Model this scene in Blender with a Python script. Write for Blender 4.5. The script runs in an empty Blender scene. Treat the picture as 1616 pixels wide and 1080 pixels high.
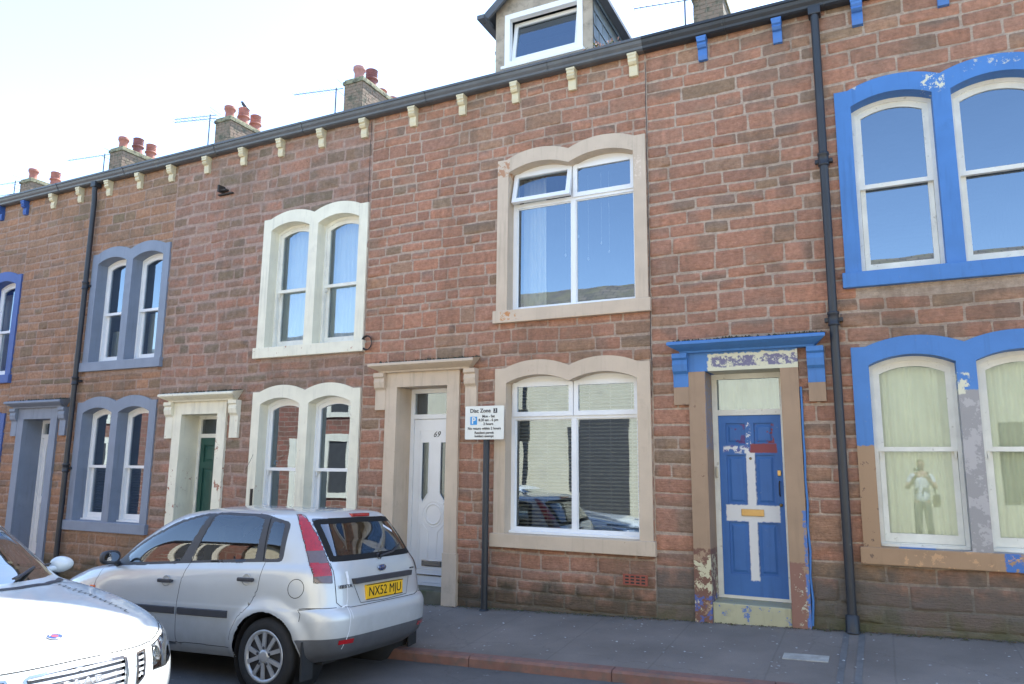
import bpy, bmesh, math, random
import numpy as np
from mathutils import Vector, Matrix
from mathutils.geometry import tessellate_polygon
R = math.radians
sc = bpy.context.scene
C = sc.collection

# ------------------------------------------------------------------ camera
yaw, pitch, roll = R(26.303), R(9.517), R(0.578)
fw = Vector((-math.sin(yaw)*math.cos(pitch), math.cos(yaw)*math.cos(pitch), math.sin(pitch)))
r0 = Vector((math.cos(yaw), math.sin(yaw), 0)); u0 = r0.cross(fw)
rr = r0*math.cos(roll)+u0*math.sin(roll); uu = rr.cross(fw)
cam = bpy.data.cameras.new("camera"); camo = bpy.data.objects.new("camera", cam); C.objects.link(camo)
camo.matrix_world = Matrix(((rr.x,uu.x,-fw.x,0),(rr.y,uu.y,-fw.y,0),(rr.z,uu.z,-fw.z,1.6),(0,0,0,1)))
cam.sensor_width = 36; cam.lens = 1170.06/1616*36; cam.clip_start = .05; cam.clip_end = 2000
sc.camera = camo
# ------------------------------------------------------------------ light
SUN_EL, SUN_AZ = R(54.0), R(12.0)          # azimuth measured from +Y (behind the terrace) towards +X
w = bpy.data.worlds.new("World"); sc.world = w; w.use_nodes = True
nt = w.node_tree; bg = nt.nodes['Background']
sky = nt.nodes.new('ShaderNodeTexSky'); sky.sky_type = 'NISHITA'; sky.sun_disc = False
sky.sun_elevation = SUN_EL; sky.sun_rotation = SUN_AZ; sky.air_density = 1.0; sky.dust_density = .35; sky.ozone_density = 1.0
nt.links.new(sky.outputs[0], bg.inputs[0]); bg.inputs[1].default_value = .15
sl = bpy.data.lights.new("sun", 'SUN'); sl.energy = 4.5; sl.angle = R(.5); sl.color = (1, .95, .87)
so = bpy.data.objects.new("sun", sl); C.objects.link(so)
sd = Vector((math.sin(SUN_AZ)*math.cos(SUN_EL), math.cos(SUN_AZ)*math.cos(SUN_EL), math.sin(SUN_EL)))
so.rotation_euler = (-sd).to_track_quat('-Z', 'Y').to_euler(); so.location = (0, 0, 30)
vs = sc.view_settings; vs.view_transform = 'Standard'; vs.look = 'None'; vs.exposure = 1.95; vs.gamma = 1
sc.render.engine = 'CYCLES'
sc.cycles.max_bounces = 8; sc.cycles.transparent_max_bounces = 16

# ------------------------------------------------------------------ materials
def nodes(m):
    m.use_nodes = True
    return m.node_tree, m.node_tree.nodes['Principled BSDF']
def N(t, kind, **kw):
    n = t.nodes.new(kind)
    for k, v in kw.items():
        if isinstance(k, str) and k.startswith('i_'): n.inputs[k[2:].replace('_', ' ')].default_value = v
        else: setattr(n, k, v)
    return n
def L(t, a, b): t.links.new(a, b)
def math_(t, op, a, b=None, c=None, clamp=False):
    n = t.nodes.new('ShaderNodeMath'); n.operation = op; n.use_clamp = clamp
    for i, v in enumerate((a, b, c)):
        if v is None: continue
        if isinstance(v, (int, float)): n.inputs[i].default_value = v
        else: L(t, v, n.inputs[i])
    return n.outputs[0]
def mix(t, f, a, b, blend='MIX'):
    n = t.nodes.new('ShaderNodeMix'); n.data_type = 'RGBA'; n.blend_type = blend
    for i, v in ((0, f), (6, a), (7, b)):
        if isinstance(v, (int, float)): n.inputs[i].default_value = v
        elif isinstance(v, tuple): n.inputs[i].default_value = (*v[:3], 1)
        else: L(t, v, n.inputs[i])
    return n.outputs[2]
def noise(t, scale, detail=4, rough=.55, vec=None, out=0):
    n = N(t, 'ShaderNodeTexNoise'); n.inputs['Scale'].default_value = scale
    n.inputs['Detail'].default_value = detail; n.inputs['Roughness'].default_value = rough
    L(t, vec if vec is not None else coord(t), n.inputs['Vector'])
    return n.outputs[out]
def coord(t):
    for n in t.nodes:
        if n.bl_idname == 'ShaderNodeTexCoord': return n.outputs['Object']
    return N(t, 'ShaderNodeTexCoord').outputs['Object']
def ramp(t, f, lo, hi, a=0., b=1.):
    n = N(t, 'ShaderNodeMapRange'); n.inputs[1].default_value = lo; n.inputs[2].default_value = hi
    n.inputs[3].default_value = a; n.inputs[4].default_value = b; n.clamp = True
    L(t, f, n.inputs[0]); return n.outputs[0]
def bump(t, bs, h, strength=.3, dist=.01):
    n = N(t, 'ShaderNodeBump'); n.inputs['Strength'].default_value = strength; n.inputs['Distance'].default_value = dist
    L(t, h, n.inputs['Height']); L(t, n.outputs[0], bs.inputs['Normal'])
MATS = {}
def mat(name, col, rough=.7, var=.15, vscale=6., bmp=.0, bscale=60., metal=0., spec=.5, stain=None, coat=0., dirt=None):
    """base colour with soft variation, fine bump and optional stain (colour, scale, lo, hi)"""
    if name in MATS: return MATS[name]
    m = bpy.data.materials.new(name); t, b = nodes(m)
    b.inputs['Roughness'].default_value = rough; b.inputs['Metallic'].default_value = metal
    b.inputs['Specular IOR Level'].default_value = spec; b.inputs['Coat Weight'].default_value = coat
    c = col
    if var:
        f = ramp(t, noise(t, vscale, 5), .3, .7)
        c = mix(t, f, tuple(x*(1-var) for x in col), tuple(min(1, x*(1+var)) for x in col))
    for st in ([stain] if stain and not isinstance(stain, list) else (stain or [])):
        f = ramp(t, noise(t, st[1], 6, .65), st[2], st[3])
        c = mix(t, f, c, st[0])
    if isinstance(c, tuple): b.inputs['Base Color'].default_value = (*c, 1)
    else: L(t, c, b.inputs['Base Color'])
    if bmp: bump(t, b, noise(t, bscale, 5, .6), bmp, .01)
    MATS[name] = m; return m
def rectmask(t, x0, x1, z0, z1, wob=.012, wscale=30., soft=.006):
    v = coord(t)
    nz = N(t, 'ShaderNodeTexNoise'); nz.inputs['Scale'].default_value = wscale; nz.inputs['Detail'].default_value = 4; L(t, v, nz.inputs['Vector'])
    s = N(t, 'ShaderNodeSeparateXYZ'); L(t, v, s.inputs[0])
    s2 = N(t, 'ShaderNodeSeparateXYZ'); L(t, nz.outputs['Color'], s2.inputs[0])
    x = math_(t, 'ADD', s.outputs[0], math_(t, 'MULTIPLY', math_(t, 'SUBTRACT', s2.outputs[0], .5), wob*4))
    z = math_(t, 'ADD', s.outputs[2], math_(t, 'MULTIPLY', math_(t, 'SUBTRACT', s2.outputs[1], .5), wob*4))
    a = ramp(t, x, x0-soft, x0+soft); c_ = ramp(t, x, x1-soft, x1+soft, 1, 0)
    d = ramp(t, z, z0-soft, z0+soft); e = ramp(t, z, z1-soft, z1+soft, 1, 0)
    return math_(t, 'MULTIPLY', math_(t, 'MULTIPLY', a, c_), math_(t, 'MULTIPLY', d, e))
def glassmat(name, refl=.3, tint=(.75, .8, .8), rough=0., film=None):
    m = bpy.data.materials.new(name); m.use_nodes = True; t = m.node_tree; t.nodes.clear()
    o = N(t, 'ShaderNodeOutputMaterial'); g = N(t, 'ShaderNodeBsdfGlossy'); g.inputs['Roughness'].default_value = rough
    g.inputs['Color'].default_value = (.70, .84, 1, 1) if 'pane' in name else (.95, .97, 1, 1)
    tr = N(t, 'ShaderNodeBsdfTransparent'); tr.inputs['Color'].default_value = (*tint, 1)
    fr = N(t, 'ShaderNodeFresnel'); fr.inputs['IOR'].default_value = 1.5
    f = math_(t, 'ADD', math_(t, 'MULTIPLY', fr.outputs[0], 1.2), refl, clamp=True)
    mx = N(t, 'ShaderNodeMixShader'); L(t, f, mx.inputs[0]); L(t, tr.outputs[0], mx.inputs[1]); L(t, g.outputs[0], mx.inputs[2])
    # very slight waviness of real panes
    bn = N(t, 'ShaderNodeBump'); bn.inputs['Strength'].default_value = .25; bn.inputs['Distance'].default_value = .004
    L(t, noise(t, 2.2, 1), bn.inputs['Height']); L(t, bn.outputs[0], g.inputs['Normal'])
    out = mx.outputs[0]
    L(t, out, o.inputs['Surface']); MATS[name] = m; return m

# ------------------------------------------------------------------ mesh builder
class MB:
    def __init__(s): s.v = []; s.f = []; s.m = []; s.sm = []
    def add(s, vs, fs, mi=0, smooth=False):
        o = len(s.v); s.v += [tuple(p) for p in vs]
        for f in fs: s.f.append(tuple(i+o for i in f)); s.m.append(mi); s.sm.append(smooth)
        return s
    def box(s, x0, x1, y0, y1, z0, z1, mi=0, bv=0.):
        if bv <= 0:
            v = [(x, y, z) for z in (z0, z1) for y in (y0, y1) for x in (x0, x1)]
            return s.add(v, [(0,2,3,1),(4,5,7,6),(0,1,5,4),(2,6,7,3),(0,4,6,2),(1,3,7,5)], mi)
        bm = bmesh.new(); bmesh.ops.create_cube(bm, size=1)
        for q in bm.verts: q.co = Vector(((x0+x1)/2+q.co.x*(x1-x0), (y0+y1)/2+q.co.y*(y1-y0), (z0+z1)/2+q.co.z*(z1-z0)))
        bmesh.ops.bevel(bm, geom=bm.edges[:], offset=min(bv, .45*min(x1-x0, y1-y0, z1-z0)), segments=2, affect='EDGES', profile=.6)
        s.bm(bm, mi); return s
    def bm(s, bm, mi=0, smooth=False):
        bm.verts.index_update(); s.add([q.co[:] for q in bm.verts], [[q.index for q in f.verts] for f in bm.faces], mi, smooth); bm.free(); return s
    def quad(s, a, b, c, d, mi=0): return s.add([a, b, c, d], [(0, 1, 2, 3)], mi)
    def plate(s, outer, holes, y0, y1, mi=0, back=False, hole_y1=None):
        """flat plate in the xz plane from front y0 to back y1; outlines are lists of (x,z)"""
        loops = [outer]+list(holes); pts = []; 
        for lp in loops: pts.append([Vector((x, z, 0)) for x, z in lp])
        flat = [p for lp in loops for p in lp]
        tris = tessellate_polygon(pts)
        def area(t_):
            a, b, c = (flat[i] for i in t_); return (b[0]-a[0])*(c[1]-a[1])-(c[0]-a[0])*(b[1]-a[1])
        fr = [(t_ if area(t_) > 0 else t_[::-1]) for t_ in tris if abs(area(t_)) > 1e-10]
        s.add([(x, y0, z) for x, z in flat], fr, mi)
        if back: s.add([(x, y1, z) for x, z in flat], [t_[::-1] for t_ in fr], mi)
        for k, lp in enumerate(loops):
            a = sum(lp[i][0]*lp[(i+1) % len(lp)][1]-lp[(i+1) % len(lp)][0]*lp[i][1] for i in range(len(lp)))
            ccw = a > 0; yy = y1 if k == 0 or hole_y1 is None else hole_y1
            n = len(lp); v = [(x, y0, z) for x, z in lp]+[(x, yy, z) for x, z in lp]
            fs = []
            for i in range(n):
                j = (i+1) % n
                q = (i, i+n, j+n, j)
                if (k == 0) != ccw: q = q[::-1]
                fs.append(q)
            s.add(v, fs, mi)
        return s
    def tube(s, pts, r, n=8, mi=0, cap=True, radii=None):
        pts = [Vector(p) for p in pts]; rings = []
        up = Vector((0, 0, 1)); prev = None
        for i, p in enumerate(pts):
            d = (pts[min(i+1, len(pts)-1)]-pts[max(i-1, 0)]).normalized()
            if prev is None:
                a = d.cross(up if abs(d.z) < .95 else Vector((1, 0, 0))).normalized()
            else: a = (prev-d*prev.dot(d)).normalized()
            prev = a; b = d.cross(a); q = radii[i] if radii else r
            rings.append([p+(a*math.cos(2*math.pi*k/n)+b*math.sin(2*math.pi*k/n))*q for k in range(n)])
        v = [x for g in rings for x in g]; f = []
        for i in range(len(rings)-1):
            for k in range(n):
                a_, b_ = i*n+k, i*n+(k+1) % n; f.append((a_, b_, b_+n, a_+n))
        s.add(v, f, mi, True)
        if cap: s.add(rings[0], [tuple(range(n))[::-1]], mi); s.add(rings[-1], [tuple(range(n))], mi)
        return s
    def lathe(s, prof, c=(0, 0, 0), n=24, axis='z', mi=0, smooth=True):
        v = []; f = []
        for r_, h in prof:
            for k in range(n):
                a = 2*math.pi*k/n
                if axis == 'z': v.append((c[0]+r_*math.cos(a), c[1]+r_*math.sin(a), c[2]+h))
                elif axis == 'y': v.append((c[0]+r_*math.cos(a), c[1]+h, c[2]-r_*math.sin(a)))
                else: v.append((c[0]+h, c[1]+r_*math.cos(a), c[2]+r_*math.sin(a)))
        for i in range(len(prof)-1):
            for k in range(n):
                a_, b_ = i*n+k, i*n+(k+1) % n; f.append((a_, b_, b_+n, a_+n))
        return s.add(v, f, mi, smooth)
    def extr(s, prof, x0, x1, mi=0, smooth=False, cap=True):
        """profile of (y,z) extruded along x"""
        n = len(prof); v = [(x0, y, z) for y, z in prof]+[(x1, y, z) for y, z in prof]
        f = [(i, (i+1) % n, (i+1) % n+n, i+n) for i in range(n)]
        s.add(v, f, mi, smooth)
        if cap: s.add(v[:n], [tuple(range(n))[::-1]], mi); s.add(v[n:], [tuple(range(n))], mi)
        return s
    def build(s, name, mats, parent=None, origin=None, recalc=False, loc=None):
        me = bpy.data.meshes.new(name)
        if origin is not None: s.v = [(x-origin[0], y-origin[1], z-origin[2]) for x, y, z in s.v]
        me.from_pydata(s.v, [], s.f); me.update()
        if not isinstance(mats, (list, tuple)): mats = [mats]
        for m in mats: me.materials.append(m)
        me.polygons.foreach_set('material_index', s.m); me.polygons.foreach_set('use_smooth', s.sm)
        if recalc:
            bm = bmesh.new(); bm.from_mesh(me); bmesh.ops.remove_doubles(bm, verts=bm.verts, dist=1e-5); bmesh.ops.recalc_face_normals(bm, faces=bm.faces); bm.to_mesh(me); bm.free()
        o = bpy.data.objects.new(name, me); C.objects.link(o)
        if parent: o.parent = parent
        if loc is not None: o.location = loc
        return o
def thing(name, loc, label, cat, group=None, rotz=0):
    o = bpy.data.objects.new(name, None); C.objects.link(o); o.location = loc; o.rotation_euler = (0, 0, rotz)
    return tag(o, label, cat, group)
def tag(o, label=None, cat=None, group=None, kind=None):
    if label: o['label'] = label
    if cat: o['category'] = cat
    if group: o['group'] = group
    if kind: o['kind'] = kind
    return o
def text(name, s, size, mt, parent, loc, rot=(R(90), 0, 0), align='CENTER', ext=.001, shear=0., xs=1., bold=0.):
    cu = bpy.data.curves.new(name, 'FONT'); cu.body = s; cu.size = size; cu.align_x = align; cu.align_y = 'CENTER'; cu.extrude = ext; cu.shear = shear; cu.offset = bold
    cu.resolution_u = 3
    to = bpy.data.objects.new(name+'_curve', cu); C.objects.link(to)
    bpy.context.view_layer.update()
    me = bpy.data.meshes.new_from_object(to.evaluated_get(bpy.context.evaluated_depsgraph_get()))
    C.objects.unlink(to); bpy.data.objects.remove(to); me.name = name
    o = bpy.data.objects.new(name, me); C.objects.link(o); me.materials.clear(); me.materials.append(mt)
    M_ = Matrix.Translation(loc) @ Matrix.Rotation(rot[2], 4, 'Z') @ Matrix.Rotation(rot[1], 4, 'Y') @ Matrix.Rotation(rot[0], 4, 'X') @ Matrix.Scale(xs, 4, (1, 0, 0))
    me.transform(M_); o.parent = parent
    return o
def arc(x0, x1, zs, rise, n=14):
    """points from x0 to x1 (either direction) over a segmental arch"""
    w_ = abs(x1-x0)/2; r_ = (w_*w_+rise*rise)/(2*rise); cx = (x0+x1)/2; cz = zs+rise-r_
    a0 = math.atan2(zs-cz, x0-cx); a1 = math.atan2(zs-cz, x1-cx)
    return [(cx+r_*math.cos(a0+(a1-a0)*i/n), cz+r_*math.sin(a0+(a1-a0)*i/n)) for i in range(n+1)]

FY = 8.0                                      # facade plane
def gz(x): return .12+.035*max(-60, min(30, x))    # pavement level at the wall
def rz(x): return gz(x)-.19                    # road level

#==STONE==
def stonemat(name, mort, base=(.075, .072, .05), smear=0., dark=.55, basez=.35):
    m = bpy.data.materials.new(name); t, b = nodes(m); b.inputs['Roughness'].default_value = .92; b.inputs['Specular IOR Level'].default_value = .2
    at = N(t, 'ShaderNodeAttribute'); at.attribute_name = 'col'
    c = mix(t, .13, at.outputs['Color'], (.52, .36, .30))
    f = ramp(t, noise(t, 17, 7, .7), .3, .7, .84, 1.42)
    n_ = N(t, 'ShaderNodeVectorMath'); n_.operation = 'SCALE'; L(t, c, n_.inputs[0]); L(t, f, n_.inputs['Scale']); c = n_.outputs[0]
    # bedding streaks of sandstone
    mp = N(t, 'ShaderNodeMapping'); mp.inputs['Scale'].default_value = (3, 3, 26); L(t, coord(t), mp.inputs[0])
    c = mix(t, ramp(t, noise(t, 3.0, 5, .6, mp.outputs[0]), .5, .75, 0, .35), c, (.16, .085, .055))
    # grey-olive weathering patches
    c = mix(t, ramp(t, noise(t, .9, 8, .70), .50, .67, 0, min(1, dark*1.1)), c, (.165, .125, .088))
    c = mix(t, ramp(t, noise(t, 9, 8, .7), .58, .72, 0, dark*.9), c, (.09, .075, .055))
    mp2 = N(t, 'ShaderNodeMapping'); mp2.inputs['Scale'].default_value = (2.6, 2.6, .35); L(t, coord(t), mp2.inputs[0])
    c = mix(t, ramp(t, noise(t, 1, 7, .7, mp2.outputs[0]), .52, .72, 0, .5), c, (.15, .10, .07))
    c = mix(t, ramp(t, noise(t, 2.3, 7, .7), .56, .70, 0, .35), c, (.36, .27, .20))
    # pale mineral specks
    c = mix(t, ramp(t, noise(t, 34, 3, .6), .70, .76, 0, .45), c, (.42, .36, .31))
    if smear: c = mix(t, ramp(t, noise(t, 5.5, 8, .72), .5, .62, 0, smear), c, mort)
    s = N(t, 'ShaderNodeSeparateXYZ'); L(t, coord(t), s.inputs[0])
    zz = math_(t, 'SUBTRACT', s.outputs[2], math_(t, 'MULTIPLY', s.outputs[0], .035))
    zz = math_(t, 'ADD', zz, math_(t, 'MULTIPLY', math_(t, 'SUBTRACT', noise(t, 3.5, 6, .6), .5), .9))
    c = mix(t, ramp(t, zz, basez-.12, basez+.15, .8, 0), c, base)
    c = mix(t, ramp(t, zz, basez-.55, basez-.3, .6, 0), c, (.09, .1, .035))
    L(t, c, b.inputs['Base Color'])
    h = math_(t, 'ADD', noise(t, 45, 8, .7), math_(t, 'MULTIPLY', noise(t, 3.0, 5, .6, mp.outputs[0]), .8))
    bump(t, b, h, 1.0, .018)
    return m
def stones(W, z0, z1, holes, seed, pal, hs=(.115, .165), ls=(.19, .40), joint=.0085, D=.011, jit=.005, mort=(.3, .24, .18), slope=.0, rough=.009, lowh=None, weather=.25, smearv=.0):
    rg = random.Random(seed); V = []; F = []; CO = []; nv = 0
    z = z0
    while z < z1-.03:
        h = rg.uniform(*(lowh if lowh and z < z0+1.0+.3 else hs))
        h *= rg.choice((1, 1, 1, .86, 1.18, 1.3))
        if z+h > z1-.06: h = z1-z
        iv = [(0, W)]
        for (a, b, c, d) in holes:
            if z+h > c+.001 and z < d-.001:
                nx_ = []
                for (p, q) in iv:
                    if b <= p or a >= q: nx_.append((p, q)); continue
                    if a > p: nx_.append((p, a))
                    if b < q: nx_.append((b, q))
                iv = nx_
        for (p, q) in iv:
            if q-p < .02: continue
            xs = [p]; 
            x = p
            while True:
                l = rg.uniform(*ls)*(1.0 if rg.random() > .1 else 1.35)
                if x+l > q-ls[0]*.75: break
                x += l*rg.choice((1, 1, 1, .7, 1.25)); xs.append(min(x, q-ls[0]*.6))
            xs.append(q)
            for i in range(len(xs)-1):
                a, b = xs[i], xs[i+1]; Lx = b-a-joint; ti = rg.uniform(0, jit*1.6); H = h-joint-ti
                if Lx < .01 or H < .01: continue
                nx = max(3, int(Lx/.024)); nz = max(3, int(H/.024))
                e = rg.uniform(.006, .013)
                us = np.concatenate([[0], np.linspace(e/Lx, 1-e/Lx, nx), [1]]); vs_ = np.concatenate([[0], np.linspace(e/H, 1-e/H, nz), [1]])
                U, Vv = np.meshgrid(us, vs_)
                cj = [[rg.uniform(-jit, jit) for _ in range(8)]][0]
                X = U*Lx+(1-U)*((1-Vv)*cj[0]+Vv*cj[1])+U*((1-Vv)*cj[2]+Vv*cj[3])
                Z = Vv*H+(1-U)*((1-Vv)*cj[4]+Vv*cj[5])+U*((1-Vv)*cj[6]+Vv*cj[7])
                ed = np.minimum(np.minimum(U, 1-U)*Lx, np.minimum(Vv, 1-Vv)*H)
                er = np.minimum(1, ed/e)
                dep = D*rg.uniform(.6, 1.25)*er
                n_ = np.zeros_like(U)
                for _ in range(4):
                    kx, kz = rg.uniform(-1, 1)*38, rg.uniform(-1, 1)*46
                    n_ += np.cos(kx*X+kz*Z+rg.uniform(0, 6.28))*rg.uniform(.3, 1)
                dep += n_*rough*.5*np.minimum(1, ed/.02)*rg.uniform(.5, 1.6)
                dep += er*(U-.5)*rg.uniform(-.008, .008)+er*(Vv-.5)*rg.uniform(-.010, .006)
                inward = np.minimum(1, ed/.03)
                # hewn facets: the face breaks along one or two random planes
                for _ in range(3):
                    an = rg.uniform(0, 6.28); q0 = rg.uniform(-.02, .04); pl = (X-Lx/2)*math.cos(an)+(Z-H/2)*math.sin(an)*1.4-q0
                    dep -= er*np.clip(pl, 0, 1)*rg.uniform(.06, .30)
                # round the corners a little
                cr = np.maximum(0, 1-np.minimum(U, 1-U)*Lx/.03)*np.maximum(0, 1-np.minimum(Vv, 1-Vv)*H/.03)
                X += cr*.005*np.sign(.5-U); Z += cr*.005*np.sign(.5-Vv)
                dep = np.where(ed <= 1e-9, -.004, np.maximum(dep, .005))
                xx = a+joint/2+X; zz = z+joint/2+Z+slope*xx+ti*rg.random(); zz = zz+.007*np.sin(xx*2.1+z*1.7+seed)+.004*np.sin(xx*5.3-z*3+seed)
                V.append(np.stack([xx.ravel(), -dep.ravel(), zz.ravel()], 1))
                n1, n2 = U.shape; idx = np.arange(n1*n2).reshape(n1, n2)+nv
                F.append(np.stack([idx[:-1, :-1].ravel(), idx[:-1, 1:].ravel(), idx[1:, 1:].ravel(), idx[1:, :-1].ravel()], 1))
                nv += n1*n2
                k = rg.random(); acc = 0
                for col, wt in pal:
                    acc += wt
                    if k <= acc: break
                g = rg.uniform(.86, 1.15); hue = rg.uniform(-.05, .05)
                cc = np.tile([col[0]*g*(1+hue), col[1]*g, col[2]*g*(1-hue), 1], (n1*n2, 1))
                # lichen and soot creeping in from one side of the stone, mortar smeared over its edges
                if rg.random() < weather:
                    an = rg.choice((1.57, 1.57, -1.57, 0, 3.14, rg.uniform(0, 6.28))); q = ((U-.5)*math.cos(an)+(Vv-.5)*math.sin(an)+.25*np.cos(9*U+rg.uniform(0, 6))*.4+rg.uniform(-.25, .25))
                    k_ = (np.clip(q*2.6+.15, 0, 1)*rg.uniform(.35, .85)).ravel()[:, None]; dk = np.array([*rg.choice(((.15, .12, .085), (.13, .10, .075), (.17, .13, .10))), 1])
                    cc = cc*(1-k_)+dk*k_
                if smearv: 
                    k_ = (np.clip(1-ed/rg.uniform(.012, .045), 0, 1)*rg.uniform(.2, 1)*smearv).ravel()[:, None]; cc = cc*(1-k_)+np.array([*mort, 1])*k_
                CO.append(cc)
        z += h
    # mortar bed with the openings left out
    xsb = sorted(set([0, W]+[h_[k] for h_ in holes for k in (0, 1) if 0 < h_[k] < W]))
    zsb = sorted(set([z0, z1]+[h_[k] for h_ in holes for k in (2, 3) if z0 < h_[k] < z1]))
    for i in range(len(xsb)-1):
        for j in range(len(zsb)-1):
            cx, cz = (xsb[i]+xsb[i+1])/2, (zsb[j]+zsb[j+1])/2
            if any(a < cx < b and c < cz < d for a, b, c, d in holes): continue
            x0_, x1_, c0, c1 = xsb[i], xsb[i+1], zsb[j], zsb[j+1]
            nx = max(1, int((x1_-x0_)/.06)); nz = max(1, int((c1-c0)/.06))
            U, Vv = np.meshgrid(np.linspace(x0_, x1_, nx+1), np.linspace(c0, c1, nz+1))
            V.append(np.stack([U.ravel(), (np.cos(U*31)*np.cos(Vv*37)*.0008).ravel()-.0015, Vv.ravel()], 1))
            n1, n2 = U.shape; idx = np.arange(n1*n2).reshape(n1, n2)+nv
            F.append(np.stack([idx[:-1, :-1].ravel(), idx[:-1, 1:].ravel(), idx[1:, 1:].ravel(), idx[1:, :-1].ravel()], 1)); nv += n1*n2
            CO.append(np.tile([*mort, 1], (n1*n2, 1)))
    return np.concatenate(V), np.concatenate(F), np.concatenate(CO)
def npmesh(name, V, F, mats, col=None, smooth=True):
    me = bpy.data.meshes.new(name); me.vertices.add(len(V)); me.vertices.foreach_set('co', np.ascontiguousarray(V, np.float32).ravel())
    me.loops.add(F.size); me.loops.foreach_set('vertex_index', F.astype(np.int32).ravel())
    me.polygons.add(len(F)); me.polygons.foreach_set('loop_start', np.arange(0, F.size, F.shape[1], dtype=np.int32))
    me.polygons.foreach_set('loop_total', np.full(len(F), F.shape[1], np.int32))
    me.polygons.foreach_set('use_smooth', np.full(len(F), smooth))
    me.update(calc_edges=True); me.validate()
    for m in mats: me.materials.append(m)
    if col is not None:
        ca = me.attributes.new('col', 'FLOAT_COLOR', 'POINT'); ca.data.foreach_set('color', col.astype(np.float32).ravel())
    return me
#==HOUSES==
mat('upvc', (.78, .79, .80), .35, .04, 3, .0)
mat('oldwhite', (.74, .73, .66), .55, .10, 5, .15, 80, stain=((.35, .33, .27), 14, .62, .75))
mat('gutter_grey', (.085, .09, .10), .4, .15, 4, .05, stain=((.11, .11, .10), 8, .58, .75))
mat('gutter_black', (.022, .025, .032), .45, .2, 5, .1, stain=((.12, .12, .11), 16, .66, .74))
mat('slate', (.075, .085, .10), .6, .25, 3, .2, 20)
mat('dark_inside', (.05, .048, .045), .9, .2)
mat('curtain_pale', (.75, .75, .66), .9, .05, 3)
mat('net_curtain', (.66, .70, .55), .9, .05, 3)
mat('blind_dark', (.055, .055, .055), .6, .1)
mat('blind_pale', (.55, .53, .48), .5, .05)
mat('iron', (.035, .028, .024), .7, .3, 10, .3)
mat('wire', (.02, .02, .02), .6, 0)
glassmat('pane_net', .06, (.93, .95, .92)); glassmat('pane_glass', .21, (.70, .74, .74))
glassmat('pane_clear', .10, (.8, .82, .82))
glassmat('pane_frosted', .10, (.3, .3, .27), .25)
def paint(name, a, under, amount=.0, rects=(), scale=9, wob=.012, rough=.6, g=0):
    """paint over an older layer; amount of flaking overall, plus rectangles (x0,x1,z0,z1,colour) where it has gone"""
    m = bpy.data.materials.new(name); t, b = nodes(m); b.inputs['Roughness'].default_value = rough
    c = mix(t, ramp(t, noise(t, 4, 5), .3, .7), tuple(x*.93 for x in a), tuple(min(1, x*1.07) for x in a))
    n1 = noise(t, scale, 10, .74)
    if amount: c = mix(t, ramp(t, n1, .72-amount*.3, .73-amount*.3), c, under)
    # grime runs
    mp = N(t, 'ShaderNodeMapping'); mp.inputs['Scale'].default_value = (14, 14, 1.2); L(t, coord(t), mp.inputs[0])
    c = mix(t, ramp(t, noise(t, 1, 5, .6, mp.outputs[0]), .54, .8, 0, .42), c, tuple(x*.42 for x in a))
    c = mix(t, ramp(t, noise(t, 2.2, 9, .75), .60, .68, 0, .30), c, tuple(x*.6 for x in a))
    c = mix(t, ramp(t, noise(t, 26, 6, .7), .66, .72, 0, .5), c, tuple(x*.5 for x in under))
    for r_ in rects:
        x0, x1, z0, z1, col = r_[:5]; dens = r_[5] if len(r_) > 5 else 1.
        k = rectmask(t, x0, x1, z0-g, z1-g, wob)
        if dens < 1: k = math_(t, 'MULTIPLY', k, ramp(t, noise(t, r_[6] if len(r_) > 6 else 13, 9, .74), .5+(.5-dens)*.35, .51+(.5-dens)*.35))
        c = mix(t, k, c, col)
    L(t, c, b.inputs['Base Color']); bump(t, b, noise(t, 50, 6, .65), .25, .006)
    MATS[name] = m; return m
def wavy(x0, x1, z0, z1, y, mb=None, amp=.02, per=.09, seed=0):
    mb = mb or MB(); rg = random.Random(seed); n = max(8, int((x1-x0)/.012)); ph = rg.uniform(0, 6)
    v = []; f = []
    for j, z in enumerate((z0, (z0+z1)/2, z1)):
        for i in range(n+1):
            x = x0+(x1-x0)*i/n; s_ = x/per*6.283
            v.append((x+.006*math.sin(s_*.37+j), y+amp*math.sin(s_+ph+.8*math.sin(s_*.31))*(1 if j < 2 else .7), z))
    for j in range(2):
        for i in range(n): a = j*(n+1)+i; f.append((a, a+1, a+n+2, a+n+1))
    return mb.add(v, f, 0, True)
JW, SR = .15, .09       # jamb width, arch rise
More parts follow.
